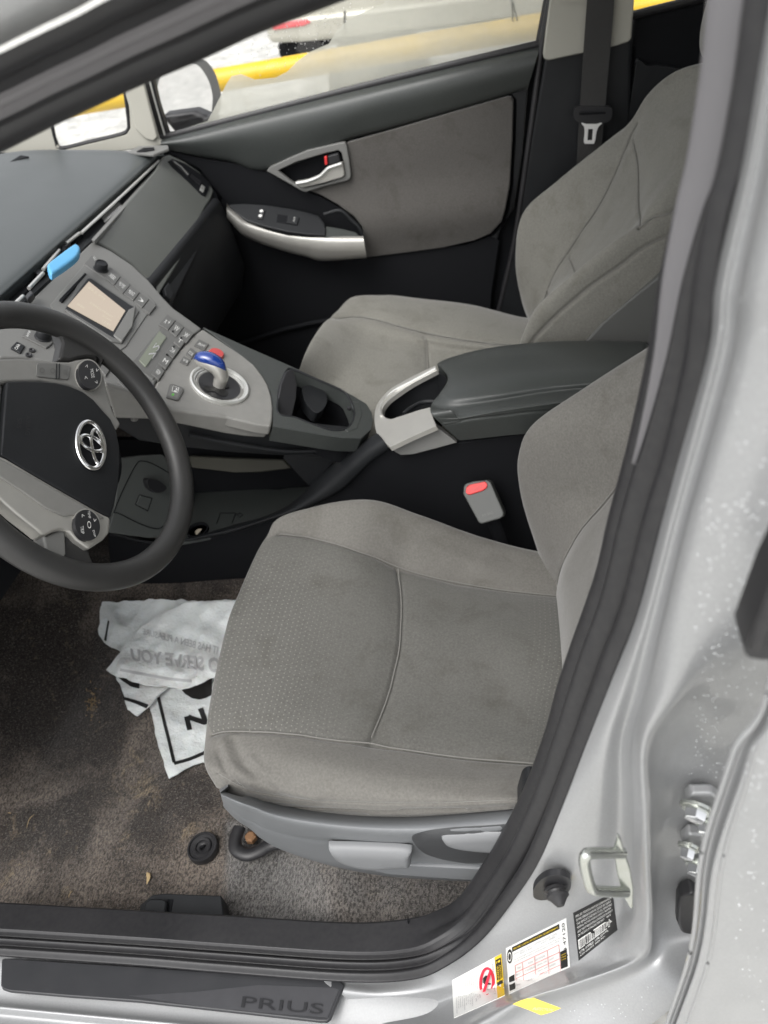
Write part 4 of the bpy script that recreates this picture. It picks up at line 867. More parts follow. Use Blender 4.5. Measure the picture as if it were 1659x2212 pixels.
# armrest box
rows = [
 [Q(945,787,y=.085), Q(958,800,z=.708), Q(968,820,z=.712), Q(950,850,z=.708), Q(933,872,z=.700), Q(931,892,y=-.084), Q(954,917,y=-.088), Q(992,951,y=-.083)],
 [Q(985,769,y=.092), Q(990,790,z=.716), Q(992,825,z=.720), Q(980,858,z=.715), Q(975,880,z=.705), Q(985,900,y=-.086), Q(1000,910,y=-.089), Q(1036,947,y=-.083)],
 [Q(1070,750,y=.095), Q(1075,775,z=.720), Q(1080,815,z=.724), Q(1070,850,z=.718), Q(1068,868,z=.708), Q(1072,886,y=-.087), Q(1082,895,y=-.09), Q(1100,940,y=-.083)],
 [Q(1200,738,y=.095), Q(1205,765,z=.722), Q(1205,800,z=.725), Q(1195,832,z=.719), Q(1190,850,z=.710), Q(1188,870,y=-.087), Q(1195,880,y=-.09), Q(1210,930,y=-.083)],
 [Q(1350,738,y=.090), Q(1350,765,z=.722), Q(1350,795,z=.724), Q(1340,822,z=.718), Q(1335,836,z=.710), Q(1335,853,y=-.087), Q(1340,862,y=-.09), Q(1340,905,y=-.083)],
 [Q(1400,745,y=.085), Q(1400,765,z=.712), Q(1400,790,z=.714), Q(1395,815,z=.708), Q(1390,832,z=.70), Q(1390,850,y=-.083), Q(1395,860,y=-.086), Q(1395,905,y=-.083)],
]
rows = [[rw[0]+np.array([0,.003,-.06]), rw[0]+np.array([0,.003,-.012])]+rw for rw in rows]
rows = [[p+np.array([.030,0,-.012+.016*(i >= 7)]) for i, p in enumerate(rows[0])]]+rows+[[p+np.array([.02,0,-.05]) for p in rows[-1]]]
patch('armrest', rows, 150, 150, M['dash'], con, seams=[dict(p=[(954,917),(1034,903),(1120,893),(1189,886),(1340,868)], gw=.0015, gd=.002, puff=0)])
CP = PR((.35, 0, .690), (-.36, 0, 1))
uo = cr([(940,790),(905,806),(874,822),(845,839),(824,860),(812,880),(809,905),(812,930),(820,943),(842,966)], 50)
ui = cr([(929,880),(905,886),(884,893),(862,900),(844,905),(830,900),(826,884),(838,866),(860,849),(893,827),(944,800)], 50)
bzl = obj('cup_bezel', g_slab(np.concatenate([uo, [(885,945),(942,920),(931,892)], ui]), CP, .008), M['silver'], con, bevel=.003, bseg=4)
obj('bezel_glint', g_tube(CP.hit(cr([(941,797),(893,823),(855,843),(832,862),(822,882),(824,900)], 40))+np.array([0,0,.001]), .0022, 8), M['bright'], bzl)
obj('bezel_side', g_slab([(842,966),(885,946),(942,921),(988,957),(940,970),(893,982),(865,984),(852,976)], PR(Q(900,960,y=-.083), (0,1,-.18)), .012), M['stack'], con, bevel=.002)
iw = np.concatenate([ui, [(962,812),(966,822),(950,850),(938,866)]])
well(iw, Plane(CP.p-np.array([0,0,.004]), CP.n), .075, M['black'], 'cup_holder', con, .8)
obj('cup_ridge', g_tube([Q(*p, z=.652) for p in cr([(872,895),(890,880),(915,869),(945,868)], 20)], .004, 10), M['black'], con)
# console side wall and the rising strap rim
cs = PY(-.072)
obj('side_panel', g_slab([(800,990),(842,966),(865,984),(893,982),(988,957),(1160,934),(1400,900),(1400,1300),(1000,1300),(560,1300),(240,1268),(232,1154),(319,1172),(400,1168),(518,1143),(612,1112),(673,1089),(720,1066),(753,1042)], cs, .012, step=None), M['deep'], con, bevel=.003)
up_e = cr([(816,936),(781,958),(729,996),(683,1038),(650,1071),(612,1098),(565,1118),(518,1130),(460,1145),(390,1160),(319,1162),(238,1142)], 60)
lo_e = cr([(842,967),(800,996),(753,1042),(720,1066),(673,1090),(640,1104),(600,1117),(518,1144),(460,1158),(390,1171),(319,1173),(236,1155)], 60)
G = [[Q(a[0]-2, a[1]+1, y=-.03), Q(*a, y=-.045), Q(*(a*.55+b_*.45), y=-.078), Q(*b_, y=-.082), Q(b_[0]+1, b_[1]+2, y=-.07)] for a, b_ in zip(up_e, lo_e)]
patch('side_rim', G, 160, 40, M['black'], con)
obj('lower_tray', [g_slab([(380,1172),(385,1120),(400,1066),(480,1052),(600,1057),(680,1045),(700,1040),(612,1112),(518,1146)], PZ(.47), .01)], M['dash'], con, bevel=.002)
obj('tray_marks', [g_tube([Q(*p, z=.4715) for p in L], .0009, 6) for L in ([(468,1130),(476,1108),(509,1108),(501,1130)], [(512,1112),(518,1108),(524,1112),(518,1118),(512,1112)])], M['black'], con)
c = Q(427,1146,z=.472); cp_ = obj('coin_pocket', g_lathe(c, (0,0,1), [(.021,-.002), (.021,.003), (.018,.003), (.017,-.006), (.001,-.006)], 36), M['deep'], con)
coin = obj('coin', g_lathe(c+np.array([.004,-.002,-.004]), (.3,-.1,1), [(.0085,0), (.009,.0006), (.009,.0012), (.0085,.0018)], 28), M['brass']); tag(coin, 'small pale coin lying in the round pocket of the console tray', 'coin')
obj('void_shade', g_slab([(240,950),(740,950),(720,1000),(690,1050),(400,1085),(300,1085)], PY(.06), .01), M['deep'], con)  # dark sheet standing in for the unlit void behind the tray
obj('under_shelf', g_slab([(405,985),(500,990),(612,994),(628,1012),(560,1020),(506,1021),(412,1010)], PR(Q(506,1003,y=.03), (0,1,-.6)), .02), mat('shelf_brown', (.055,.053,.040), .7), con, bevel=.003)
obj('shelf_post', g_slab([(612,990),(725,986),(740,978),(680,1040),(668,1050)], PY(-.02), .01), M['black'], con)
OP = PR(Q(300,1070,y=-.06), (1,-.55,.25))
M['outlet'] = mat('outlet_plastic', (.085,.092,.088), .5, grain=(800,.4), mott=(14,.5,(.10,.107,.102)))
op_ = obj('outlet_panel', g_slab([(259,990),(307,984),(352,982),(372,1000),(385,1160),(319,1162),(232,1150),(247,1099)], OP, .01), M['outlet'], con, bevel=.003)
obj('panel_seam', g_tube(OP.hit(smooth_loop([(311,996),(352,1014),(380,1040),(372,1100),(340,1142),(258,1110),(249,1098),(290,1010)], 60))+OP.nrm(OP.p[None])*.0004, .0009, 6, closed=True), M['deep'], op_)
obj('outlet_cap', g_slab(smooth_loop([(309,1040),(313,1033),(332,1036),(346,1046),(351,1052),(345,1060),(330,1063),(315,1055)], 40), OP, .02, off=.014), M['satin'], op_, bevel=.004, bseg=3)
obj('blank_switch', g_slab([(293,1089),(302,1070),(327,1077),(318,1102)], OP, .003, off=.002), M['outlet'], op_, bevel=.001)
obj('switch_gap', g_slab([(291,1090),(301,1068),(329,1076),(319,1105)], OP, .003, off=.0008), M['deep'], op_)
# driver belt buckle
t = thing('belt_buckle', 'grey plastic belt buckle with red release button beside the armrest', 'seat belt buckle')
BP = PR(Q(1040,1085,y=-.125), (-.15,-1,.75))
obj('buckle_body', g_slab([(1000,1067),(1002,1050),(1008,1044),(1022,1040),(1052,1037),(1060,1042),(1088,1106),(1087,1116),(1078,1121),(1040,1132),(1033,1128)], BP, .022), mat('buckle_grey', (.085,.088,.084), .55, grain=(900,.2)), t, bevel=.004, bseg=4)
obj('release_button', g_slab([(1006,1062),(1008,1052),(1014,1047),(1048,1040),(1053,1044),(1053,1053),(1044,1060),(1016,1069),(1010,1068)], BP, .006, off=.003), M['red'], t, bevel=.002, bseg=3)
obj('press_text', g_text('PRESS', [(1020,1062),(1044,1053),(1042,1047),(1018,1055)], BP, off=.0034), M['hazard'], t)
obj('buckle_stalk', g_tube([Q(1062,1118,y=-.115), Q(1075,1150,y=-.115), Q(1092,1200,y=-.115)], .011, 10, flat=.4, up=(0,1,0)), M['deep'], t)
obj('embossed_mark', g_text('AIR BAG', [(1042,1117),(1066,1110),(1064,1104),(1040,1111)], BP, off=.0006), M['stack'], t)
# ================================================================ STEERING WHEEL
t = thing('steering_wheel', 'dark grey steering wheel turned half round, silver spokes and oval chrome emblem', 'steering wheel')
W = np.array([-.0382, -.3655, .8882]); TT = .451; wn = np.array([math.cos(TT), 0, math.sin(TT)]); wu = np.array([-math.sin(TT), 0, math.cos(TT)]); ws = np.array([0, 1., 0])
def rimp(a, r=.171, o=0.): return W+r*(math.cos(a)*wu+math.sin(a)*ws)+wn*o
k = 160; m_ = 28; V = []; F = []
for i in range(k):
    a = 2*math.pi*i/k; rd_ = math.cos(a)*wu+math.sin(a)*ws
    grip = 1+.10*math.exp(-((math.sin(a*1.0)))**2/.02)*0
    for j in range(m_):
        b = 2*math.pi*j/m_; V.append(W+rd_*(.171+.0165*math.cos(b))+wn*(.0150*math.sin(b)))
for i in range(k):
    for j in range(m_): F.append((i*m_+j, i*m_+(j+1) % m_, ((i+1) % k)*m_+(j+1) % m_, ((i+1) % k)*m_+j))
M['wheel'] = mat('wheel_urethane', (.030,.030,.0295), .42, grain=(1400,.25), mott=(12,.6,(.042,.041,.040)), mott2=(50,.3,(.022,.022,.022)))
obj('rim', [(np.array(V), F)], M['wheel'], t)
def WS(o, bulge=.0): return Surf(lambda P: (P-W)@wn-o+bulge*(((P-W)**2).sum(-1)))
pad = [(2,984),(8,900),(14,824),(50,822),(86,823),(120,826),(150,833),(180,846),(203,863),(225,889),(240,905),(252,930),(259,965),(260,1000),(256,1050),(248,1090),(240,1118),(225,1112),(170,1080),(112,1047),(55,1015),(14,989)]
obj('airbag_pad', g_slab(pad, WS(.016, .55), .035, step=14), M['black'], t, bevel=.006, bseg=4)
obj('pad_far_edge', g_slab([(-60,960),(-30,900),(-20,835),(10,826),(4,900),(-1,982)], WS(.004), .03), M['stack'], t, bevel=.006, bseg=3)
up_sp = [(-70,790),(0,774),(40,773),(82,775),(120,780),(150,781),(169,776),(191,773),(204,778),(216,790),(226,814),(230,835),(236,862),(246,890),(262,915),(252,930),(236,902),(222,886),(200,862),(178,846),(150,834),(86,824),(14,825),(-70,835)]
lo_sp = [(-60,935),(0,984),(14,990),(60,1017),(112,1047),(170,1080),(225,1112),(240,1119),(239,1135),(236,1152),(225,1165),(193,1186),(165,1167),(150,1150),(142,1145),(127,1145),(112,1150),(101,1156),(90,1153),(75,1141),(37,1111),(0,1078),(-60,1040)]
s1_ = obj('spoke_trim', g_slab(up_sp, WS(.008), .02, step=16), M['greyp'], t, bevel=.005, bseg=4)
s2_ = obj('spoke_trim', g_slab(lo_sp, WS(.010), .02, step=16), M['silver'], t, bevel=.006, bseg=4)
obj('spoke_face', g_slab([(0,989),(60,1022),(112,1052),(170,1085),(228,1118),(205,1125),(160,1112),(140,1115),(100,1098),(50,1062),(0,1030),(-40,1000),(-40,962)], WS(.0125), .005, step=16), M['greyp'], s2_, bevel=.002)
def pod_(u, v, ru, rv, par):
    lp = [(u+ru*math.cos(a), v+rv*math.sin(a)) for a in np.linspace(0, 2*math.pi, 41)[:-1]]
    lp = [(x+(y-v)*.12, y) for x, y in lp]
    obj('pod_ring', g_slab([(u+(x-u)*1.1, v+(y-v)*1.08) for x, y in lp], WS(.0135), .006), M['silver'], par, bevel=.002)
    return obj('control_pod', g_slab(lp, WS(.0165), .006), M['satin'], par, bevel=.002, bseg=3)
p1 = pod_(194, 809, 24, 31, t); p2 = pod_(189, 1134, 27, 33, t)
WP = WS(.0172)
def wtext(s_, c, h, L, ang, par, m=M['white']):
    """c centre px, reading direction ang (deg, image y down)"""
    a = math.radians(ang); d = np.array([math.cos(a), math.sin(a)]); up__ = np.array([math.sin(a), -math.cos(a)]); c = np.array(c, float)
    return obj('pod_mark', g_text(s_, [c-d*L/2-up__*h/2, c+d*L/2-up__*h/2, c+d*L/2+up__*h/2, c-d*L/2+up__*h/2], WP), m, par)
wtext('MODE', (199,807), 7, 19, 80, p1); wtext('<', (185,816), 7, 6, 80, p1); wtext('<', (187,791), 6, 6, 110, p1); wtext('>', (208,826), 6, 6, 60, p1); wtext('>', (209,800), 6, 6, 110, p1)
wtext('TRIP', (177,1145), 7, 17, 82, p2); wtext('TEMP', (192,1112), 5, 16, 82, p2); wtext('<', (178,1114), 7, 6, 60, p2); wtext('>', (204,1124), 7, 6, 100, p2); wtext('DISP', (203,1153), 4, 15, 76, p2)
wtext('O', (192,1134), 8, 16, 82, p2)
bp_ = obj('button_pair', g_slab([(80,786),(84,783),(120,784),(151,789),(153,794),(150,817),(146,820),(110,817),(83,814),(79,810)], WS(.0095), .003), M['stack'], s1_, bevel=.0015)
obj('button_gap', [g_slab(line_px([(123,785),(122,818)], 1.6), WS(.0104), .001), g_slab(line_px([(129,785),(128,818)], 1.2), WS(.0104), .001)], M['black'], bp_)
for c_, s_ in (((91,800), 'o'), ((114,801), 'o'), ((141,804), 'ww')): obj('button_mark', g_text(s_, [(c_[0]-6,c_[1]+6),(c_[0]-6,c_[1]-6),(c_[0]+5,c_[1]-5),(c_[0]+5,c_[1]+7)], WS(.0103)), M['btn'], bp_)
# rubber necks joining trim to rim
obj('spoke_neck', g_slab([(142,1146),(165,1168),(193,1187),(196,1200),(205,1222),(215,1240),(150,1252),(90,1225),(125,1212),(138,1205),(142,1190)], WS(.002), .02, step=16), M['wheel'], t, bevel=.006, bseg=3)
obj('spoke_neck', g_slab([(92,1150),(101,1157),(127,1146),(142,1147),(144,1195),(136,1208),(125,1213),(102,1202),(98,1180)], WS(.006), .02, step=16), M['stack'], t, bevel=.005, bseg=3)
obj('spoke_neck', g_slab([(126,700),(150,690),(200,722),(240,750),(228,775),(222,790),(208,775),(190,771),(168,774),(150,780),(128,776),(136,740)], WS(.002), .02, step=16), M['wheel'], t, bevel=.006, bseg=3)
# emblem: ring, narrow upright oval, small crossing oval, as on the pad
ES = WS(.0185, .55)
def ell(cx_, cy_, ra, rb, ang, n=60):
    a = math.radians(ang); return [(cx_+ra*math.cos(q)*math.cos(a)-rb*math.sin(q)*math.sin(a), cy_+ra*math.cos(q)*math.sin(a)+rb*math.sin(q)*math.cos(a)) for q in np.linspace(0, 2*math.pi, n+1)[:-1]]
em = obj('emblem_ring', g_tube(ES.hit(ell(196,961.5,51,28.5,80)), .0030, 12, closed=True, flat=.8, up=tuple(wn)), M['chrome'], t)
obj('emblem_oval', g_tube(ES.hit(ell(210,966,38,12,80)), .0024, 10, closed=True, flat=.8, up=tuple(wn)), M['chrome'], em)
obj('emblem_oval', g_tube(ES.hit(ell(197,958,26,13,30)), .0024, 10, closed=True, flat=.8, up=tuple(wn)), M['chrome'], em)
obj('emblem_well', g_slab(ell(196,961.5,57,33,80), WS(.0168, .55), .003), M['deep'], em, bevel=.001)
obj('airbag_text', [g_text('SRS', [(37,904),(35,925),(45,925),(47,904)], WS(.0165,.55)), g_text('AIRBAG', [(56,898),(54,940),(64,940),(66,898)], WS(.0165,.55))], M['satin'], t)
obj('steering_column', g_lathe(W-wn*.22, wn, [(.06,0), (.06,.14), (.05,.19), (.075,.20), (.075,.215)], 40), M['deep'], t)
# ================================================================ DRIVER SIDE BODY
LR = [((1548,-80),(1680,-80)), ((1541,0),(1664,0)), ((1525,142),(1640,165)), ((1490,336),(1605,345)), ((1465,443),(1572,460)), ((1430,600),(1545,610)), ((1402,778),(1525,778)), ((1365,960),(1480,970)), ((1326,1123),(1430,1123)), ((1304,1230),(1400,1235)), ((1278,1304),(1375,1330)), ((1246,1391),(1340,1415)), ((1214,1485),(1304,1511)), ((1188,1582),(1268,1601)), ((1142,1700),(1215,1740)), ((1085,1805),(1165,1860)), ((1041,1876),(1110,1945)), ((995,1942),(1040,2032)), ((950,1968),(965,2088)), ((890,1983),(889,2117)), ((750,1992),(750,2122)), ((480,1976),(480,2102)), ((300,1967),(300,2087)), ((0,1949),(0,2066)), ((-120,1942),(-120,2058))]
LR = [((l[0]+26*min(1, max(0, (1250-l[1])/800)), l[1]), q) for l, q in LR]
n_ = 420
Lp = cr([l for l, r in LR], n_); Rp = cr([r for l, r in LR], n_); sp_ = np.linspace(0, len(LR)-1, n_)
mixs = np.clip((sp_-15.5)/3.5, 0, 1); mixs = mixs*mixs*(3-2*mixs)
L3 = np.array([Q(*p, y=-.655-.035*m) for p, m in zip(Lp, mixs)]); R3 = np.array([Q(*p, y=-.725-.035*m) for p, m in zip(Rp, mixs)])
def lobe(f, a, b): x = np.clip((f-a)/(b-a), 0, 1); return np.sin(np.pi*x)**1.3
def ribbon(f0, f1, nf, prof_v, prof_s):
    f = np.linspace(f0, f1, nf); G = L3[:,None]*(1-f)[None,:,None]+R3[:,None]*f[None,:,None]
    N = grid_normals(G); s = np.sign((N*(CAM-G)).sum(2, keepdims=True)); N *= s
    d = prof_v(f)[None]*(1-mixs)[:,None]+prof_s(f)[None]*mixs[:,None]
    return g_grid(G+N*d[...,None])
trimv = lambda f: .010*lobe(f, -.02, .38)-.010*(f < .02)
trims = lambda f: .010*np.clip(f/.10, 0, 1)**.5*(1-.0*f)-.012*np.exp(-(f/.03)**2)-.008*np.clip((f-.58)/.1, 0, 1)
obj('sill_trim', [ribbon(0, .40, 60, trimv, lambda f: trims(f))], M['rubber'], body, sharp=180, recalc=False)
sealv = lambda f: .012*lobe(f, .38, .70)+.007*lobe(f, .72, 1.0)-.006*np.exp(-((f-.71)/.02)**2)
seals = lambda f: trims(f)*(f < .62)+.007*lobe(f, .66, .80)+.006*lobe(f, .81, .98)-.004*np.exp(-((f-.655)/.012)**2)
def sheen_strip(nf=30):  # paler tapering strip: sky reflection on the rubber, put into its colour
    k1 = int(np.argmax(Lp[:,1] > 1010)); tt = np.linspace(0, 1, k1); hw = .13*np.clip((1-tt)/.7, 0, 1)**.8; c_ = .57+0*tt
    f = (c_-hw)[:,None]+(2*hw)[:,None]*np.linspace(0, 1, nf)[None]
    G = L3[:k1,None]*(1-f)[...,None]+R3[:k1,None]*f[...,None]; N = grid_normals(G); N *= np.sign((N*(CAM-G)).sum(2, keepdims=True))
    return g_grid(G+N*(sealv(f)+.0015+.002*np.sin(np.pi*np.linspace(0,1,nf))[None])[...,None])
obj('pillar_sheen', [sheen_strip()], mat('sky_sheen_grey', (.115,.112,.118), .42, mott=(9,.5,(.14,.137,.144))), body, sharp=180, recalc=False)
obj('door_seal', [ribbon(.40, 1.0, 90, sealv, seals)], M['rubber'], body, sharp=180, recalc=False)
# joint line in the trim
jl = [(885,1984),(888,2010),(884,2040),(880,2060)]
obj('trim_joint', g_tube([Q(*p, y=-.695-.0*i)+np.array([0,-.005,.011]) for i, p in enumerate(jl)], .0011, 6), M['deep'], body)
# silver pillar face
PF_ = [
 [(1680,-80),(1696,-80),(1716,-80),(1736,-80),(1780,-80),(1830,-80),(1880,-80)],
 [(1664,0),(1680,0),(1700,0),(1720,0),(1764,0),(1810,0),(1860,0)],
 [(1605,345),(1622,345),(1645,345),(1665,345),(1720,345),(1780,345),(1840,345)],
 [(1545,610),(1562,610),(1588,610),(1608,610),(1670,612),(1740,614),(1800,616)],
 [(1525,778),(1540,778),(1566,778),(1585,780),(1650,780),(1720,780),(1790,780)],
 [(1430,1123),(1448,1123),(1470,1125),(1490,1125),(1560,1125),(1640,1125),(1720,1125)],
 [(1375,1330),(1394,1330),(1418,1332),(1440,1334),(1510,1340),(1600,1340),(1680,1340)],
 [(1316,1480),(1345,1484),(1378,1488),(1402,1490),(1460,1495),(1545,1500),(1740,1500)],
 [(1268,1601),(1310,1605),(1345,1608),(1370,1610),(1402,1612),(1465,1615),(1680,1615)],
 [(1215,1740),(1290,1742),(1345,1745),(1371,1747),(1402,1748),(1440,1750),(1640,1750)],
 [(1160,1868),(1270,1878),(1338,1882),(1372,1885),(1405,1886),(1425,1888),(1620,1890)],
 [(1105,1950),(1230,1962),(1330,1975),(1374,1985),(1408,1990),(1422,1996),(1600,2010)],
 [(1040,2032),(1130,2050),(1260,2062),(1345,2066),(1388,2068),(1400,2086),(1490,2140)],
 [(960,2090),(1030,2105),(1120,2118),(1210,2122),(1256,2122),(1272,2146),(1380,2230)],
 [(889,2117),(940,2135),(1000,2152),(1086,2160),(1136,2160),(1150,2186),(1250,2290)],
 [(800,2126),(850,2150),(900,2180),(980,2205),(1045,2213),(1060,2238),(1110,2330)],
 [(700,2120),(740,2150),(790,2190),(860,2230),(930,2255),(950,2280),(980,2360)],
]
yc = lambda r: ([-.724,-.738,-.742,-.772,-.785,-.790,-.790] if r < 7 else [-.724,-.736,-.738,-.768,-.782,-.765,-.745] if r < 8 else [-.724,-.737,-.733,-.766,-.776,-.738,-.735])
rows = []
for i, rw in enumerate(PF_):
    ys_ = yc(i)
    if i >= 12: i = min(i, 16); ys_ = [-.735-.006*(i-12),-.745-.006*(i-12),-.752-.006*(i-12),-.765-.01*(i-12),-.772-.012*(i-12),-.765-.012*(i-12),-.79-.015*(i-12)]
    rows.append([Q(*p, y=y_) for p, y_ in zip(rw, ys_)])
rows = [[rw[0]+np.array([0,.01,0])]+rw for rw in rows]
pf = patch('pillar_face', rows, 360, 160, M['paint'], body)
MSF = MeshS(pf)
# rocker: stepped silver sill below the scuff plate
prof = [(-.735,.345),(-.760,.352),(-.800,.346),(-.812,.352),(-.818,.343),(-.832,.345),(-.838,.352),(-.846,.340),(-.862,.335),(-.885,.30),(-.90,.22)]
pp_ = cr(prof, 90); xsr = np.linspace(-.9, .56, 40)
Gr = np.stack([np.stack([np.full(90, x), pp_[:,0], pp_[:,1]-.0], 1) for x in xsr])
obj('rocker_panel', [g_grid(Gr)], M['paint'], body, sharp=180, recalc=False)
SP = PR(Q(300, 2120, y=-.775), (0,.10,1))
spl = obj('scuff_plate', g_slab([(3,2072),(10,2069),(300,2087),(480,2100),(600,2109),(736,2119),(744,2127),(736,2146),(714,2200),(706,2206),(690,2206),(600,2196),(300,2163),(150,2152),(20,2141),(5,2136),(1,2128)], SP, .006, step=40), mat('scuff_plastic', (.028,.029,.032), .42, grain=(1200,.3), mott=(30,.5,(.04,.04,.043))), body, bevel=.002, bseg=3)
obj('plate_inlay', g_slab([(280,2151),(420,2143),(560,2128),(720,2134),(732,2138),(708,2198),(600,2190),(450,2176)], SP, .001, off=.0004), mat('scuff_gloss', (.05,.05,.054), .3, mott=(60,.5,(.065,.065,.07))), spl)
obj('plate_letters', g_text('PRIUS', [(521,2177),(697,2192),(700,2170),(525,2153)], SP, off=.0016), M['satin'], spl)
# A pillar, headrail: near and out of focus
AP = [((-120,372),(-120,160)), ((0,320),(0,100)), ((115,262),(85,58)), ((230,208),(160,22)), ((310,171),(215,-8)), ((430,120),(300,-50)), ((565,58),(400,-100)), ((715,0),(520,-160)), ((860,-55),(640,-210))]
a_l = cr([a for a, b in AP], 160); a_r = cr([b for a, b in AP], 160)
AL = np.array([Q(*p, y=-.600) for p in a_l]); AR = np.array([Q(*p, y=-.655) for p in a_r])
def arib(f0, f1, nf, pr_):
    f = np.linspace(f0, f1, nf); G = AL[:,None]*(1-f)[None,:,None]+AR[:,None]*f[None,:,None]; N = grid_normals(G); N *= np.sign((N*(CAM-G)).sum(2, keepdims=True)); return g_grid(G+N*pr_(f)[None,:,None])
hA = lambda f: .010*lobe(f, -.08, .56)+.007*lobe(f, .38, .80)+.006*lobe(f, .64, 1.10)
obj('pillar_trim', [arib(0, .46, 50, hA)], M['satin'], body, sharp=180, recalc=False)
obj('pillar_sheen', [arib(.46, .70, 30, hA)], mat('satin_sheen_grey', (.17,.165,.172), .38), body, sharp=180, recalc=False)  # reflection on the satin seal, given as a lighter grey band
obj('pillar_seal', [arib(.70, 1.0, 40, hA)], M['satin'], body, sharp=180, recalc=False)
a_o = cr([(-120,-20),(0,-60),(90,-110),(170,-150),(230,-190),(320,-240),(420,-290),(540,-340),(660,-400)], 160)
obj('outer_pillar', [g_grid(np.stack([AR+np.array([0,0,0]), np.array([Q(*(a_r[i]*.9+a_o[i]*.1), y=-.675) for i in range(160)]), np.array([Q(*(a_r[i]*.6+a_o[i]*.4), y=-.69) for i in range(160)]), np.array([Q(*a_o[i], y=-.69) for i in range(160)])], 1))], M['paint'], body, sharp=180, recalc=False)
# shell that shades the cabin
obj('roof', [g_box((1.12,.0,1.455), (1.50,1.16,.05)), g_box((1.12,-.60,1.43), (1.50,.06,.07)), g_box((1.12,.62,1.40), (1.50,.10,.09)), g_box((.34,0,1.43), (.10,1.2,.06))], M['roof'], body, bevel=.01)
obj('rear_bulkhead', [g_box((1.95,0,.65), (.05,1.4,.75)), g_box((1.35,0,.45), (.5,1.3,.35)), g_box((1.68,0,.80), (.16,1.3,.6), (0,.3,0))], M['black'], body, bevel=.02)
for c_, d_q in (((1.25,-.70,.62), (1.2,.05,.75)), ((1.7,-.66,1.15), (.35,.05,.5)), ((1.9,.70,1.15), (.5,.05,.5)), ((1.3,.74,.62), (1.3,.04,.75))): obj('rear_side_panel', [g_box(c_, d_q)], M['deep'], body, bevel=.01)
obj('rear_pillar', [g_box((.70,-.655,1.15), (.10,.05,.6), (0,.12,0))], M['deep'], body, bevel=.01)
obj('rear_floor', [g_box((1.4,0,.27), (1.3,1.35,.03))], M['deep'], body)
# striker
st = obj('striker', g_slab([(1334,1806),(1341,1815),(1348,1840),(1362,1880),(1369,1920),(1368,1966),(1361,1962),(1346,1936),(1332,1885),(1326,1835)], PY(-.786), .004), M['zinc'], body, bevel=.001)
obj('striker_loop', g_tube(cr([Q(1345,1842,y=-.783), Q(1315,1842,y=-.790), Q(1275,1843,y=-.800), Q(1264,1850,y=-.803), Q(1263,1866,y=-.803), Q(1269,1895,y=-.803), Q(1277,1917,y=-.803), Q(1290,1924,y=-.80), Q(1320,1926,y=-.793), Q(1352,1927,y=-.786)], 60), .0042, 14, up=(0,1,0)), M['zinc'], st)
# courtesy light switch
sw = obj('door_switch', g_slab(smooth_loop([(1152,1928),(1158,1912),(1178,1895),(1205,1890),(1228,1897),(1234,1910),(1227,1928),(1200,1940),(1170,1945),(1154,1940)], 60), PY(-.743), .006), M['satin'], body, bevel=.002, bseg=3)
c = Q(1200, 1918, y=-.743); obj('plunger', g_lathe(c, (.25,-1,-.1), [(.011,0), (.0115,.002), (.009,.003), (.0085,.005), (.0105,.006), (.0105,.008), (.008,.010), (.0035,.016), (.001,.0165)], 32), M['rubber'], sw)
# stickers on the pillar foot
q1 = [(977,2117),(981,2200),(1091,2151),(1083.5,2059)]
s_ = obj('airbag_sticker', g_slab([bl(q1, *p) for p in [(x, 0) for x in np.linspace(0,1,8)]+[(1, x) for x in np.linspace(0,1,8)][1:]+[(1-x, 1) for x in np.linspace(0,1,8)][1:]+[(0, 1-x) for x in np.linspace(0,1,8)][1:-1]], MSF, .0005, off=.0006, step=14), M['label'], body); s_['label'] = 'white sticker with red prohibition ring and yellow header'
def onS(name, poly, m, off=.0009, par=None, step=14): return obj(name, g_slab(poly, MSF, .0002, off=off, step=step), m, par or s_)
onS('yellow_header', sub(q1, 0, .86, 1, 1), M['yellow'], .0009)
onS('header_panel', sub(q1, .07, .875, .74, .985), M['ink'], .0011)
obj('header_text', [g_text('!', sub(q1, .10, .89, .16, .97), MSF, off=.0014), g_text('AVERTISSEMENT', sub(q1, .22, .94, .72, .975), MSF, off=.0014), g_text('WARNING', sub(q1, .22, .89, .60, .93), MSF, off=.0014)], M['yellow'], s_)
cc = bl(q1, .45, .70)
obj('ban_ring', g_tube(MSF.hit([bl(q1, .47+.33*math.cos(a), .68+.125*math.sin(a)) for a in np.linspace(0, 2*math.pi, 33)[:-1]])+MSF.nrm(MSF.hit([cc]))*.001, .0018, 8, closed=True, flat=.5), M['redink'], s_)
obj('ban_bar', g_tube(MSF.hit([bl(q1, .47+.3*k_, .68-.115*k_) for k_ in (-.75, .75)])+MSF.nrm(MSF.hit([cc]))*.0014, .0016, 8, flat=.5), M['redink'], s_)
onS('seat_pictogram', [bl(q1, *p) for p in [(.30,.66),(.36,.72),(.42,.68),(.50,.70),(.56,.76),(.62,.74),(.60,.66),(.50,.63),(.44,.60),(.34,.61)]], M['ink'], .0010)
tx = []
for k_ in range(13):
    tx.append(g_text(''.join(random.choice('aeinorstlcdmu  ') for _ in range(46)), sub(q1, .04, .52-.038*k_, .04+random.uniform(.75,.92), .545-.038*k_), MSF, off=.0012))
tx.append(g_text('AIRBAG SIDE IMPACT', sub(q1, .1, .80, .9, .83), MSF, off=.0012))
obj('small_print', tx, M['greyink'], s_)
q2 = [(1099.5,2148),(1232,2089),(1223,1983),(1093,2048)]
def edgepts(q, n=8): return [bl(q, *p) for p in [(x, 0) for x in np.linspace(0,1,n)]+[(1, x) for x in np.linspace(0,1,n)][1:]+[(1-x, 1) for x in np.linspace(0,1,n)][1:]+[(0, 1-x) for x in np.linspace(0,1,n)][1:-1]]
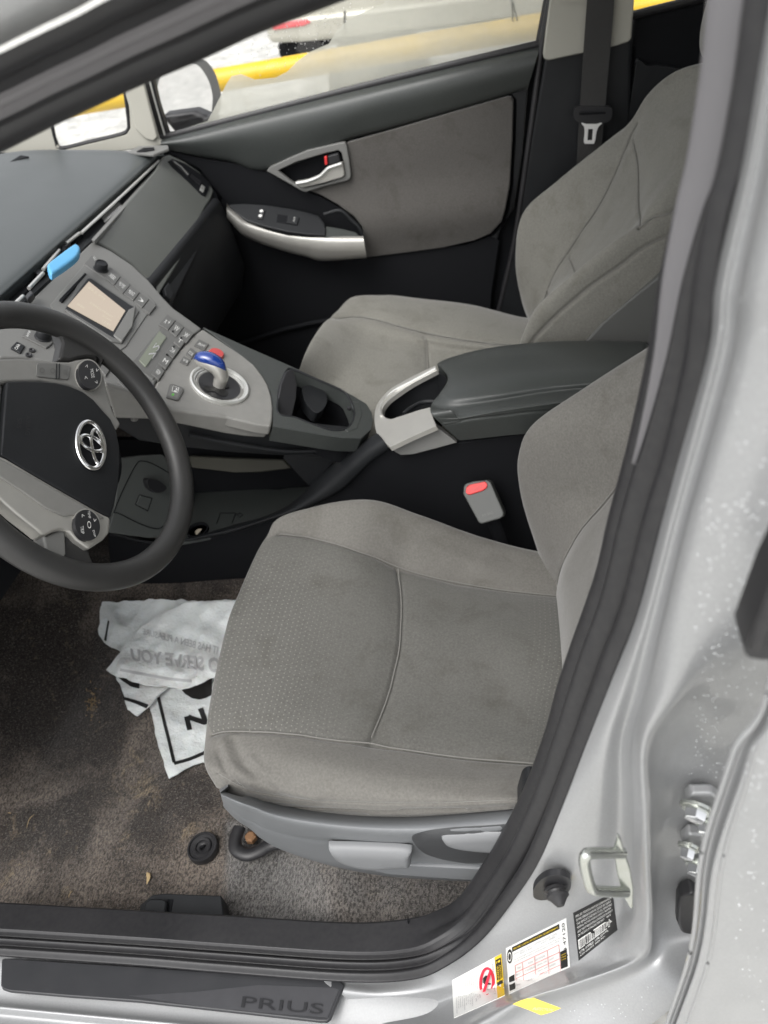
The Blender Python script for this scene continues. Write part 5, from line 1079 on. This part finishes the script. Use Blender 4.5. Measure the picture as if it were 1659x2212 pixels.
s_ = obj('tyre_sticker', g_slab(edgepts(q2), MSF, .0005, off=.0006, step=14), M['label'], body); s_['label'] = 'white tyre and loading information sticker with pink table'
onS('header_strip', sub(q2, .10, .865, .88, .965), M['ink'])
obj('header_text', g_text('TIRE AND LOADING INFORMATION | RENSEIGNEMENTS', sub(q2, .12, .89, .86, .94), MSF, off=.0013), M['yellow'], s_)
onS('round_mark', [bl(q2, .055+.045*math.cos(a), .80+.15*math.sin(a)) for a in np.linspace(0, 2*math.pi, 25)[:-1]], M['ink'])
obj('round_inner', g_text('O', sub(q2, .025, .70, .085, .90), MSF, off=.0013), M['label'], s_)
onS('note_box', sub(q2, .86, .03, .97, .40), M['ink']); onS('note_box', sub(q2, .02, .04, .11, .38), M['ink'])
obj('note_text', [g_text('SEE OWNERS MANUAL', sub(q2, .875, .22+.05*j, .955, .245+.05*j), MSF, off=.0013) for j in range(3)]+[g_text('VOIR MANUEL', sub(q2, .03, .08+.07*j, .10, .11+.07*j), MSF, off=.0013) for j in range(4)], M['yellow'], s_)
tx = [g_text(s0_, sub(q2, x0, y0, x1, y0+.035), MSF, off=.0012) for s0_, x0, y0, x1 in (('SEATING CAPACITY  TOTAL 5', .12,.79,.42), ('NOMBRE DE PLACES  TOTAL 5', .46,.79,.86), ('FRONT 2  REAR 3', .22,.74,.44), ('AVANT 2  ARRIERE 3', .56,.74,.82), ('The combined weight of occupants and cargo should never exceed 375 kg or 825 lb', .12,.67,.90), ('Le poids total des occupants ne doit jamais depasser 375 kg ou 825 lb', .12,.62,.86), ('TIRE', .16,.46,.22), ('SIZE', .34,.46,.42), ('COLD TIRE PRESSURE', .46,.46,.62), ('P195/65R15', .28,.33,.44), ('240KPA, 35PSI', .48,.33,.64), ('P195/65R15', .28,.20,.44), ('230KPA, 33PSI', .48,.20,.64), ('T135/70D16', .28,.07,.44), ('420KPA, 60PSI', .48,.07,.64), ('FRONT', .14,.33,.22), ('REAR', .14,.20,.22), ('SPARE', .14,.07,.22), ('AVANT', .68,.33,.76), ('ARRIERE', .68,.20,.78), ('SECOURS', .68,.07,.78))]
obj('small_print', tx, M['greyink'], s_)
obj('table_lines', [g_tube(MSF.hit([bl(q2, .13+.72*k_/6, y0) for k_ in range(7)])+MSF.nrm(MSF.hit([bl(q2,.5,.3)]))*.0012, .00035, 5) for y0 in (.03, .15, .28, .41, .56)]+[g_tube(MSF.hit([bl(q2, x0, .03+.53*k_/5) for k_ in range(6)])+MSF.nrm(MSF.hit([bl(q2,.5,.3)]))*.0012, .00035, 5) for x0 in (.13, .25, .45, .66, .85)], M['pinkink'], s_)
obj('code_letters', g_text('J 8 47120', sub([q2[1], q2[2], q2[3], q2[0]], .25, .02, .95, .08), MSF, off=.0012), M['ink'], s_)
q3 = [(1250.5,2075),(1334,2009),(1323,1928),(1238,1972)]
s_ = obj('maker_sticker', g_slab(edgepts(q3), MSF, .0005, off=.0006, step=14), M['ink'], body); s_['label'] = 'black sticker with white writing and a barcode'
tx = [g_text(s0_, sub(q3, .05, .90-.082*i, .05+L_, .95-.082*i), MSF, off=.0012) for i, (s0_, L_) in enumerate((('MFD. BY: TOYOTA MOTOR CORPORATION', .9), ('GVWR 3980LB GAWR FR 2205LB RR 2205LB', .88), ('THIS VEHICLE CONFORMS TO ALL APPLICABLE', .9), ('FEDERAL MOTOR VEHICLE SAFETY, BUMPER', .86), ('AND THEFT PREVENTION STANDARDS IN EFFECT', .9), ('ON THE DATE OF MANUFACTURE SHOWN ABOVE', .84)))]
tx += [g_text(s0_, sub(q3, .05, y0, .80, y0+.05), MSF, off=.0012) for s0_, y0 in (('C/TR: 1F7/FB20  TYPE: ZVW30L', .13), ('A/TM: -01A/P410   MADE IN JAPAN', .05))]
obj('small_print', tx, M['white'], s_)
onS('barcode_field', edgepts(sub(q3, .04, .22, .93, .42)), M['label'])
bars = []; x = .06
while x < .90:
    w_ = random.choice((.006, .006, .012, .018)); bars.append(g_slab(sub(q3, x, .235, x+w_, .405), MSF, .0002, off=.0013)); x += w_+random.choice((.006, .012, .015))
obj('barcode_bars', bars, M['ink'], s_)
tp_ = obj('yellow_tag', g_slab([(1107,2169),(1125,2161),(1149,2154),(1180,2166),(1212,2178),(1190,2187),(1169,2193),(1140,2181)], PR(Q(1160,2172,y=-.800), (0,-.5,1)), .0006), mat('tag_yellow', (.74,.56,.02), .4, mott=(120,.4,(.66,.48,.05))))
tag(tp_, 'torn yellow paper tag stuck at the foot of the silver pillar', 'tag')
obj('tag_print', g_text('INSPECTION', [(1150,2181),(1192,2184),(1196,2179),(1155,2175)], PR(Q(1160,2172,y=-.800), (0,-.5,1)), off=.0008), M['greyink'], tp_)
# rear door on the driver side, closed
rd = thing('rear_driver_door', 'edge of the closed silver rear door at the right, wet with drops', 'car door')
ed_ = [(1672,1425),(1662,1490),(1640,1556),(1592,1602),(1579,1642),(1554,1717),(1529,1792),(1514,1857),(1508,1910),(1503,1992),(1489,2072),(1465,2142),(1440,2212),(1400,2330)]
wd_ = [22,24,34,46,48,48,48,46,44,42,42,42,42,42]
tt_ = np.linspace(0, len(ed_)-1, 60); ee = np.stack([np.interp(tt_, range(len(ed_)), [q[i] for q in ed_]) for i in (0, 1)]+[np.interp(tt_, range(len(ed_)), wd_)], 1)
kz = np.array([.2,.2,.2,.2,.2]); ee = np.stack([np.convolve(np.pad(ee[:,i], 2, 'reflect', reflect_type='odd'), kz, 'valid') for i in range(3)], 1)
RD = [[(u,v),(u+8,v+1),(u+w_-14,v+5),(u+w_,v+6),(1800,v+6)] for u, v, w_ in ee]
rows = [[Q(rw[0][0]+3, rw[0][1], y=-.79)]+[Q(*p, y=y_) for p, y_ in zip(rw, (-.828,-.838,-.838,-.846,-.850))] for rw in RD]
dr = patch('door_skin', rows, 260, 120, M['paint'], rd)
obj('edge_bead', [g_tube(np.array([Q(*p, y=-.839) for p in cr([rw[0] for rw in RD], 120)]), .0016, 8), g_tube(np.array([Q(*p, y=-.846) for p in cr([rw[3] for rw in RD], 120)]), .0012, 8)], M['paint'], rd)
obj('window_channel', g_slab([(1684,1215),(1660,1262),(1630,1340),(1607,1400),(1610,1416),(1622,1424),(1645,1428),(1720,1428),(1720,1120)], PY(-.842), .02), M['satin'], rd, bevel=.004, bseg=3)
obj('channel_rib', g_tube([Q(*p, y=-.845) for p in [(1684,1240),(1666,1292),(1645,1350),(1632,1398)]], .003, 10), M['rubber'], rd)
# hinges between pillar and rear door
def bolt(u, v, par, sc_=1.):
    c = Q(u, v, y=-.752); ax = np.array([-.35,-1,-.25])
    b1 = obj('bolt', g_lathe(c, ax, [(.0105*sc_,0), (.0105*sc_,.0025), (.0085*sc_,.003), (.0085*sc_,.004)], 28), M['zinc'], par)
    obj('bolt_head', g_lathe(c+ax/np.linalg.norm(ax)*.003, ax, [(.0072*sc_,0), (.0072*sc_,.006), (.0062*sc_,.0075), (.001,.0072)], 6), M['chrome'], b1)
hg = thing('door_hinge', 'silver painted hinge with bolts in the gap ahead of the rear door', 'hinge')
obj('hinge_plate', [g_slab([(1482,1728),(1494,1716),(1540,1716),(1560,1730),(1545,1790),(1520,1800),(1500,1784),(1484,1760)], PY(-.748), .010), g_slab([(1474,1815),(1488,1802),(1520,1806),(1530,1840),(1515,1888),(1492,1880),(1476,1850)], PY(-.748), .010)], M['paint'], hg, bevel=.003, bseg=3)
bolt(1505, 1742, hg, 1.15); bolt(1530, 1775, hg, 1.); bolt(1488, 1826, hg, .8); bolt(1506, 1862, hg, 1.)
ck = obj('check_strap', g_slab([(1464,1950),(1470,1938),(1498,1930),(1515,1940),(1515,2010),(1500,2022),(1472,2018),(1462,1995)], PY(-.752), .014), M['rubber'], bevel=.004, bseg=3)
tag(ck, 'black rubber door check block below the hinge of the rear door', 'door check')
# fine rain on the silver paint
vs = []
for S_, (u0, u1, v0, v1), nn in ((MSF, (1500,1655,1080,1700), 330), (MSF, (1480,1560,1500,1720), 25), (MeshS(dr), (1590,1655,1600,2200), 90), (MSF, (1150,1420,2130,2205), 40), (MSF, (1560,1659,600,1100), 30)):
    for k_ in range(nn):
        p = S_.hit([(random.uniform(u0,u1), random.uniform(v0,v1))]); n_q = S_.nrm(p); r = random.choice((.0003,.0004,.0005,.0007)); vs.append(g_lathe(p[0], n_q[0], [(r,0), (r*.8,r*.35), (r*.3,r*.5)], 8))
rn = obj('rain_drops', vs, M['chrome'] if False else mat('drop', (.55,.56,.57), .05, metal=.2)); tag(rn, 'fine rain drops beaded on the silver pillar and door', 'water drops', kind='stuff')
# ================================================================ SMALL THINGS ON THE CARPET
def crumple(base, amp, seed, tilt=(0, 0)):
    r = np.random.RandomState(seed); ks = [(r.uniform(20, 90), r.uniform(0, math.pi), r.uniform(0, 6.28)) for _ in range(9)]
    def F(P):
        x, y = P[...,0], P[...,1]; h = 0
        for f_, a_, p_ in ks: h = h+(1-np.abs(np.sin((x*math.cos(a_)+y*math.sin(a_))*f_+p_)))*(20/f_)
        return P[...,2]-(np.maximum(floorz(x, y), .28)+base-.292+amp*h*.35)
    return Surf(F)
def jag(px, seed, a=1.8, st=6):
    r = np.random.RandomState(seed); px = np.asarray(px, float); o = []
    for p, q in zip(px, np.roll(px, -1, 0)):
        m = max(1, int(np.linalg.norm(q-p)/st)); o += [p+(q-p)*k/m for k in range(m)]
    o = np.array(o); n = r.randn(len(o), 2); k = np.array([.25,.5,.25]); n = np.stack([np.convolve(np.pad(n[:,i], 1, 'wrap'), k, 'valid') for i in (0, 1)], 1)
    return o+n*a
bag = thing('plastic_bag', 'crumpled white plastic shopping bag with black printed border on the carpet', 'plastic bag')
SD = crumple(.302, .015, 3); SCc = crumple(.312, .020, 5); SA = crumple(.314, .022, 8); SB = crumple(.330, .026, 11)
obj('lower_layer', g_slab(jag([(321,1527),(334,1574),(338,1600),(349,1629),(357,1660),(365,1682),(385,1668),(407,1656),(440,1646),(520,1600),(560,1440),(480,1420),(360,1470),(330,1500)], 1), SD, .002, step=7), M['bag'], bag)
obj('side_layer', g_slab(jag([(252,1461),(262,1485),(268,1505),(276,1534),(298,1545),(320,1527),(345,1498),(372,1480),(330,1450),(270,1440)], 2), SCc, .002, step=6), M['bag'], bag)
obj('back_layer', g_slab(jag([(218,1301),(280,1299),(342,1295),(420,1297),(520,1296),(560,1400),(300,1430),(260,1408),(240,1396),(227,1388),(212,1374),(214,1345)], 3), SA, .002, step=6), M['bag'], bag)
obj('front_fold', g_slab(jag([(260,1408),(280,1380),(305,1355),(326,1340),(349,1326),(375,1314),(404,1301),(440,1299),(560,1300),(560,1440),(500,1455),(451,1468),(420,1482),(391,1488),(350,1482),(302,1476),(252,1461),(229,1447),(244,1428)], 4), SB, .002, step=6), M['bag'], bag)
def pr_(name, poly, S, m=M['ink'], off=.0008, step=6): return obj(name, g_slab(poly, S, .0003, off=off, step=step), m, bag)
z6 = lambda L: [(86.4+a/2.743, 1209.7+b/2.743) for a, b in L]
pr_('printed_bar', z6([(460,692),(520,705),(590,730),(588,763),(540,752),(485,715)]), SCc); pr_('printed_bar', z6([(494,812),(560,828),(645,858),(632,880),(560,850),(500,830)]), SCc); pr_('printed_bar', z6([(404,356),(412,366),(402,420),(394,482),(380,476),(392,420)]), SA)
pr_('printed_border', line_px(cr(z6([(702,815),(742,980),(795,1200)]), 16), 7), SD); pr_('printed_border', line_px(cr(z6([(795,1207),(880,1183),(960,1150),(1000,1130)]), 14), 7), SD)
pr_('printed_letter', line_px(z6([(868,928),(888,1008)]), 11), SD); pr_('printed_letter', line_px(z6([(880,932),(975,965)]), 11), SD, off=.001); pr_('printed_letter', line_px(z6([(952,880),(985,975)]), 11), SD, off=.0012)
pr_('printed_oval', z6([(835,765),(860,795),(900,820),(945,829),(985,818),(1020,800),(1020,700),(960,700),(890,735)]), SD)
M['ghost'] = mat('ghost_print', (.40,.40,.405), .5)
obj('ghost_writing', [g_text('TO SERVE YOU', [z6([(1120,680)])[0], z6([(545,600)])[0], z6([(535,525)])[0], z6([(1120,590)])[0]], SB, off=.0012, bold=.035), g_text('IT HAS BEEN A PLEASURE', [z6([(1050,562)])[0], z6([(612,442)])[0], z6([(608,405)])[0], z6([(1058,515)])[0]], SB, off=.0012, bold=.015)], M['ghost'], bag)
pr_('ghost_border', line_px(cr(z6([(475,650),(600,675),(750,702),(900,718)]), 16), 6), SB, M['ghost'], step=None)
def bit(name, label, cat, pts, r, flat=.35, m=M['straw'], group=None):
    P = [SF.hit([p])[0]+np.array([0,0,.002+.002*(i % 2)]) for i, p in enumerate(pts)]
    o = obj(name, g_tube(cr(P, 12), np.interp(np.linspace(0,1,12), [0,.3,.7,1], [r*.2,r,r*.8,r*.1]), 8, flat=flat), m); tag(o, label, cat, group)
bit('dry_leaf', 'small tan dry leaf lying on the carpet left of the grommet', 'leaf', [(318,1886),(323,1896),(318,1912)], .0032)
bit('straw_bit', 'thin pale straw on the carpet below the large dark stain', 'straw', [(76,1760),(66,1772),(58,1792)], .0007, group='straw bits on the carpet')
bit('straw_bit', 'short pale straw close to the left picture edge on brown carpet', 'straw', [(18,1757),(27,1759)], .0008, group='straw bits on the carpet')
bit('straw_bit', 'bent straw beside the lever tray on the brown carpet', 'straw', [(158,1925),(152,1935),(150,1942)], .0007, group='straw bits on the carpet')
cl_ = []
c0 = SF.hit([(198,1520)])[0]
for k_ in range(70):
    p = SF.hit([(random.gauss(200,7), random.gauss(1522,16))])[0]; cl_.append(g_box(p+np.array([0,0,.003]), (random.uniform(.001,.004), random.uniform(.001,.003), .0015), (random.random()*3, random.random()*3, random.random()*3)))
o = obj('crumbs', cl_, mat('crumb', (.30,.23,.13), .9, mott=(300,.7,(.12,.06,.035)))); tag(o, 'patch of brown crumbs trodden into the driver carpet', 'crumbs', kind='stuff')
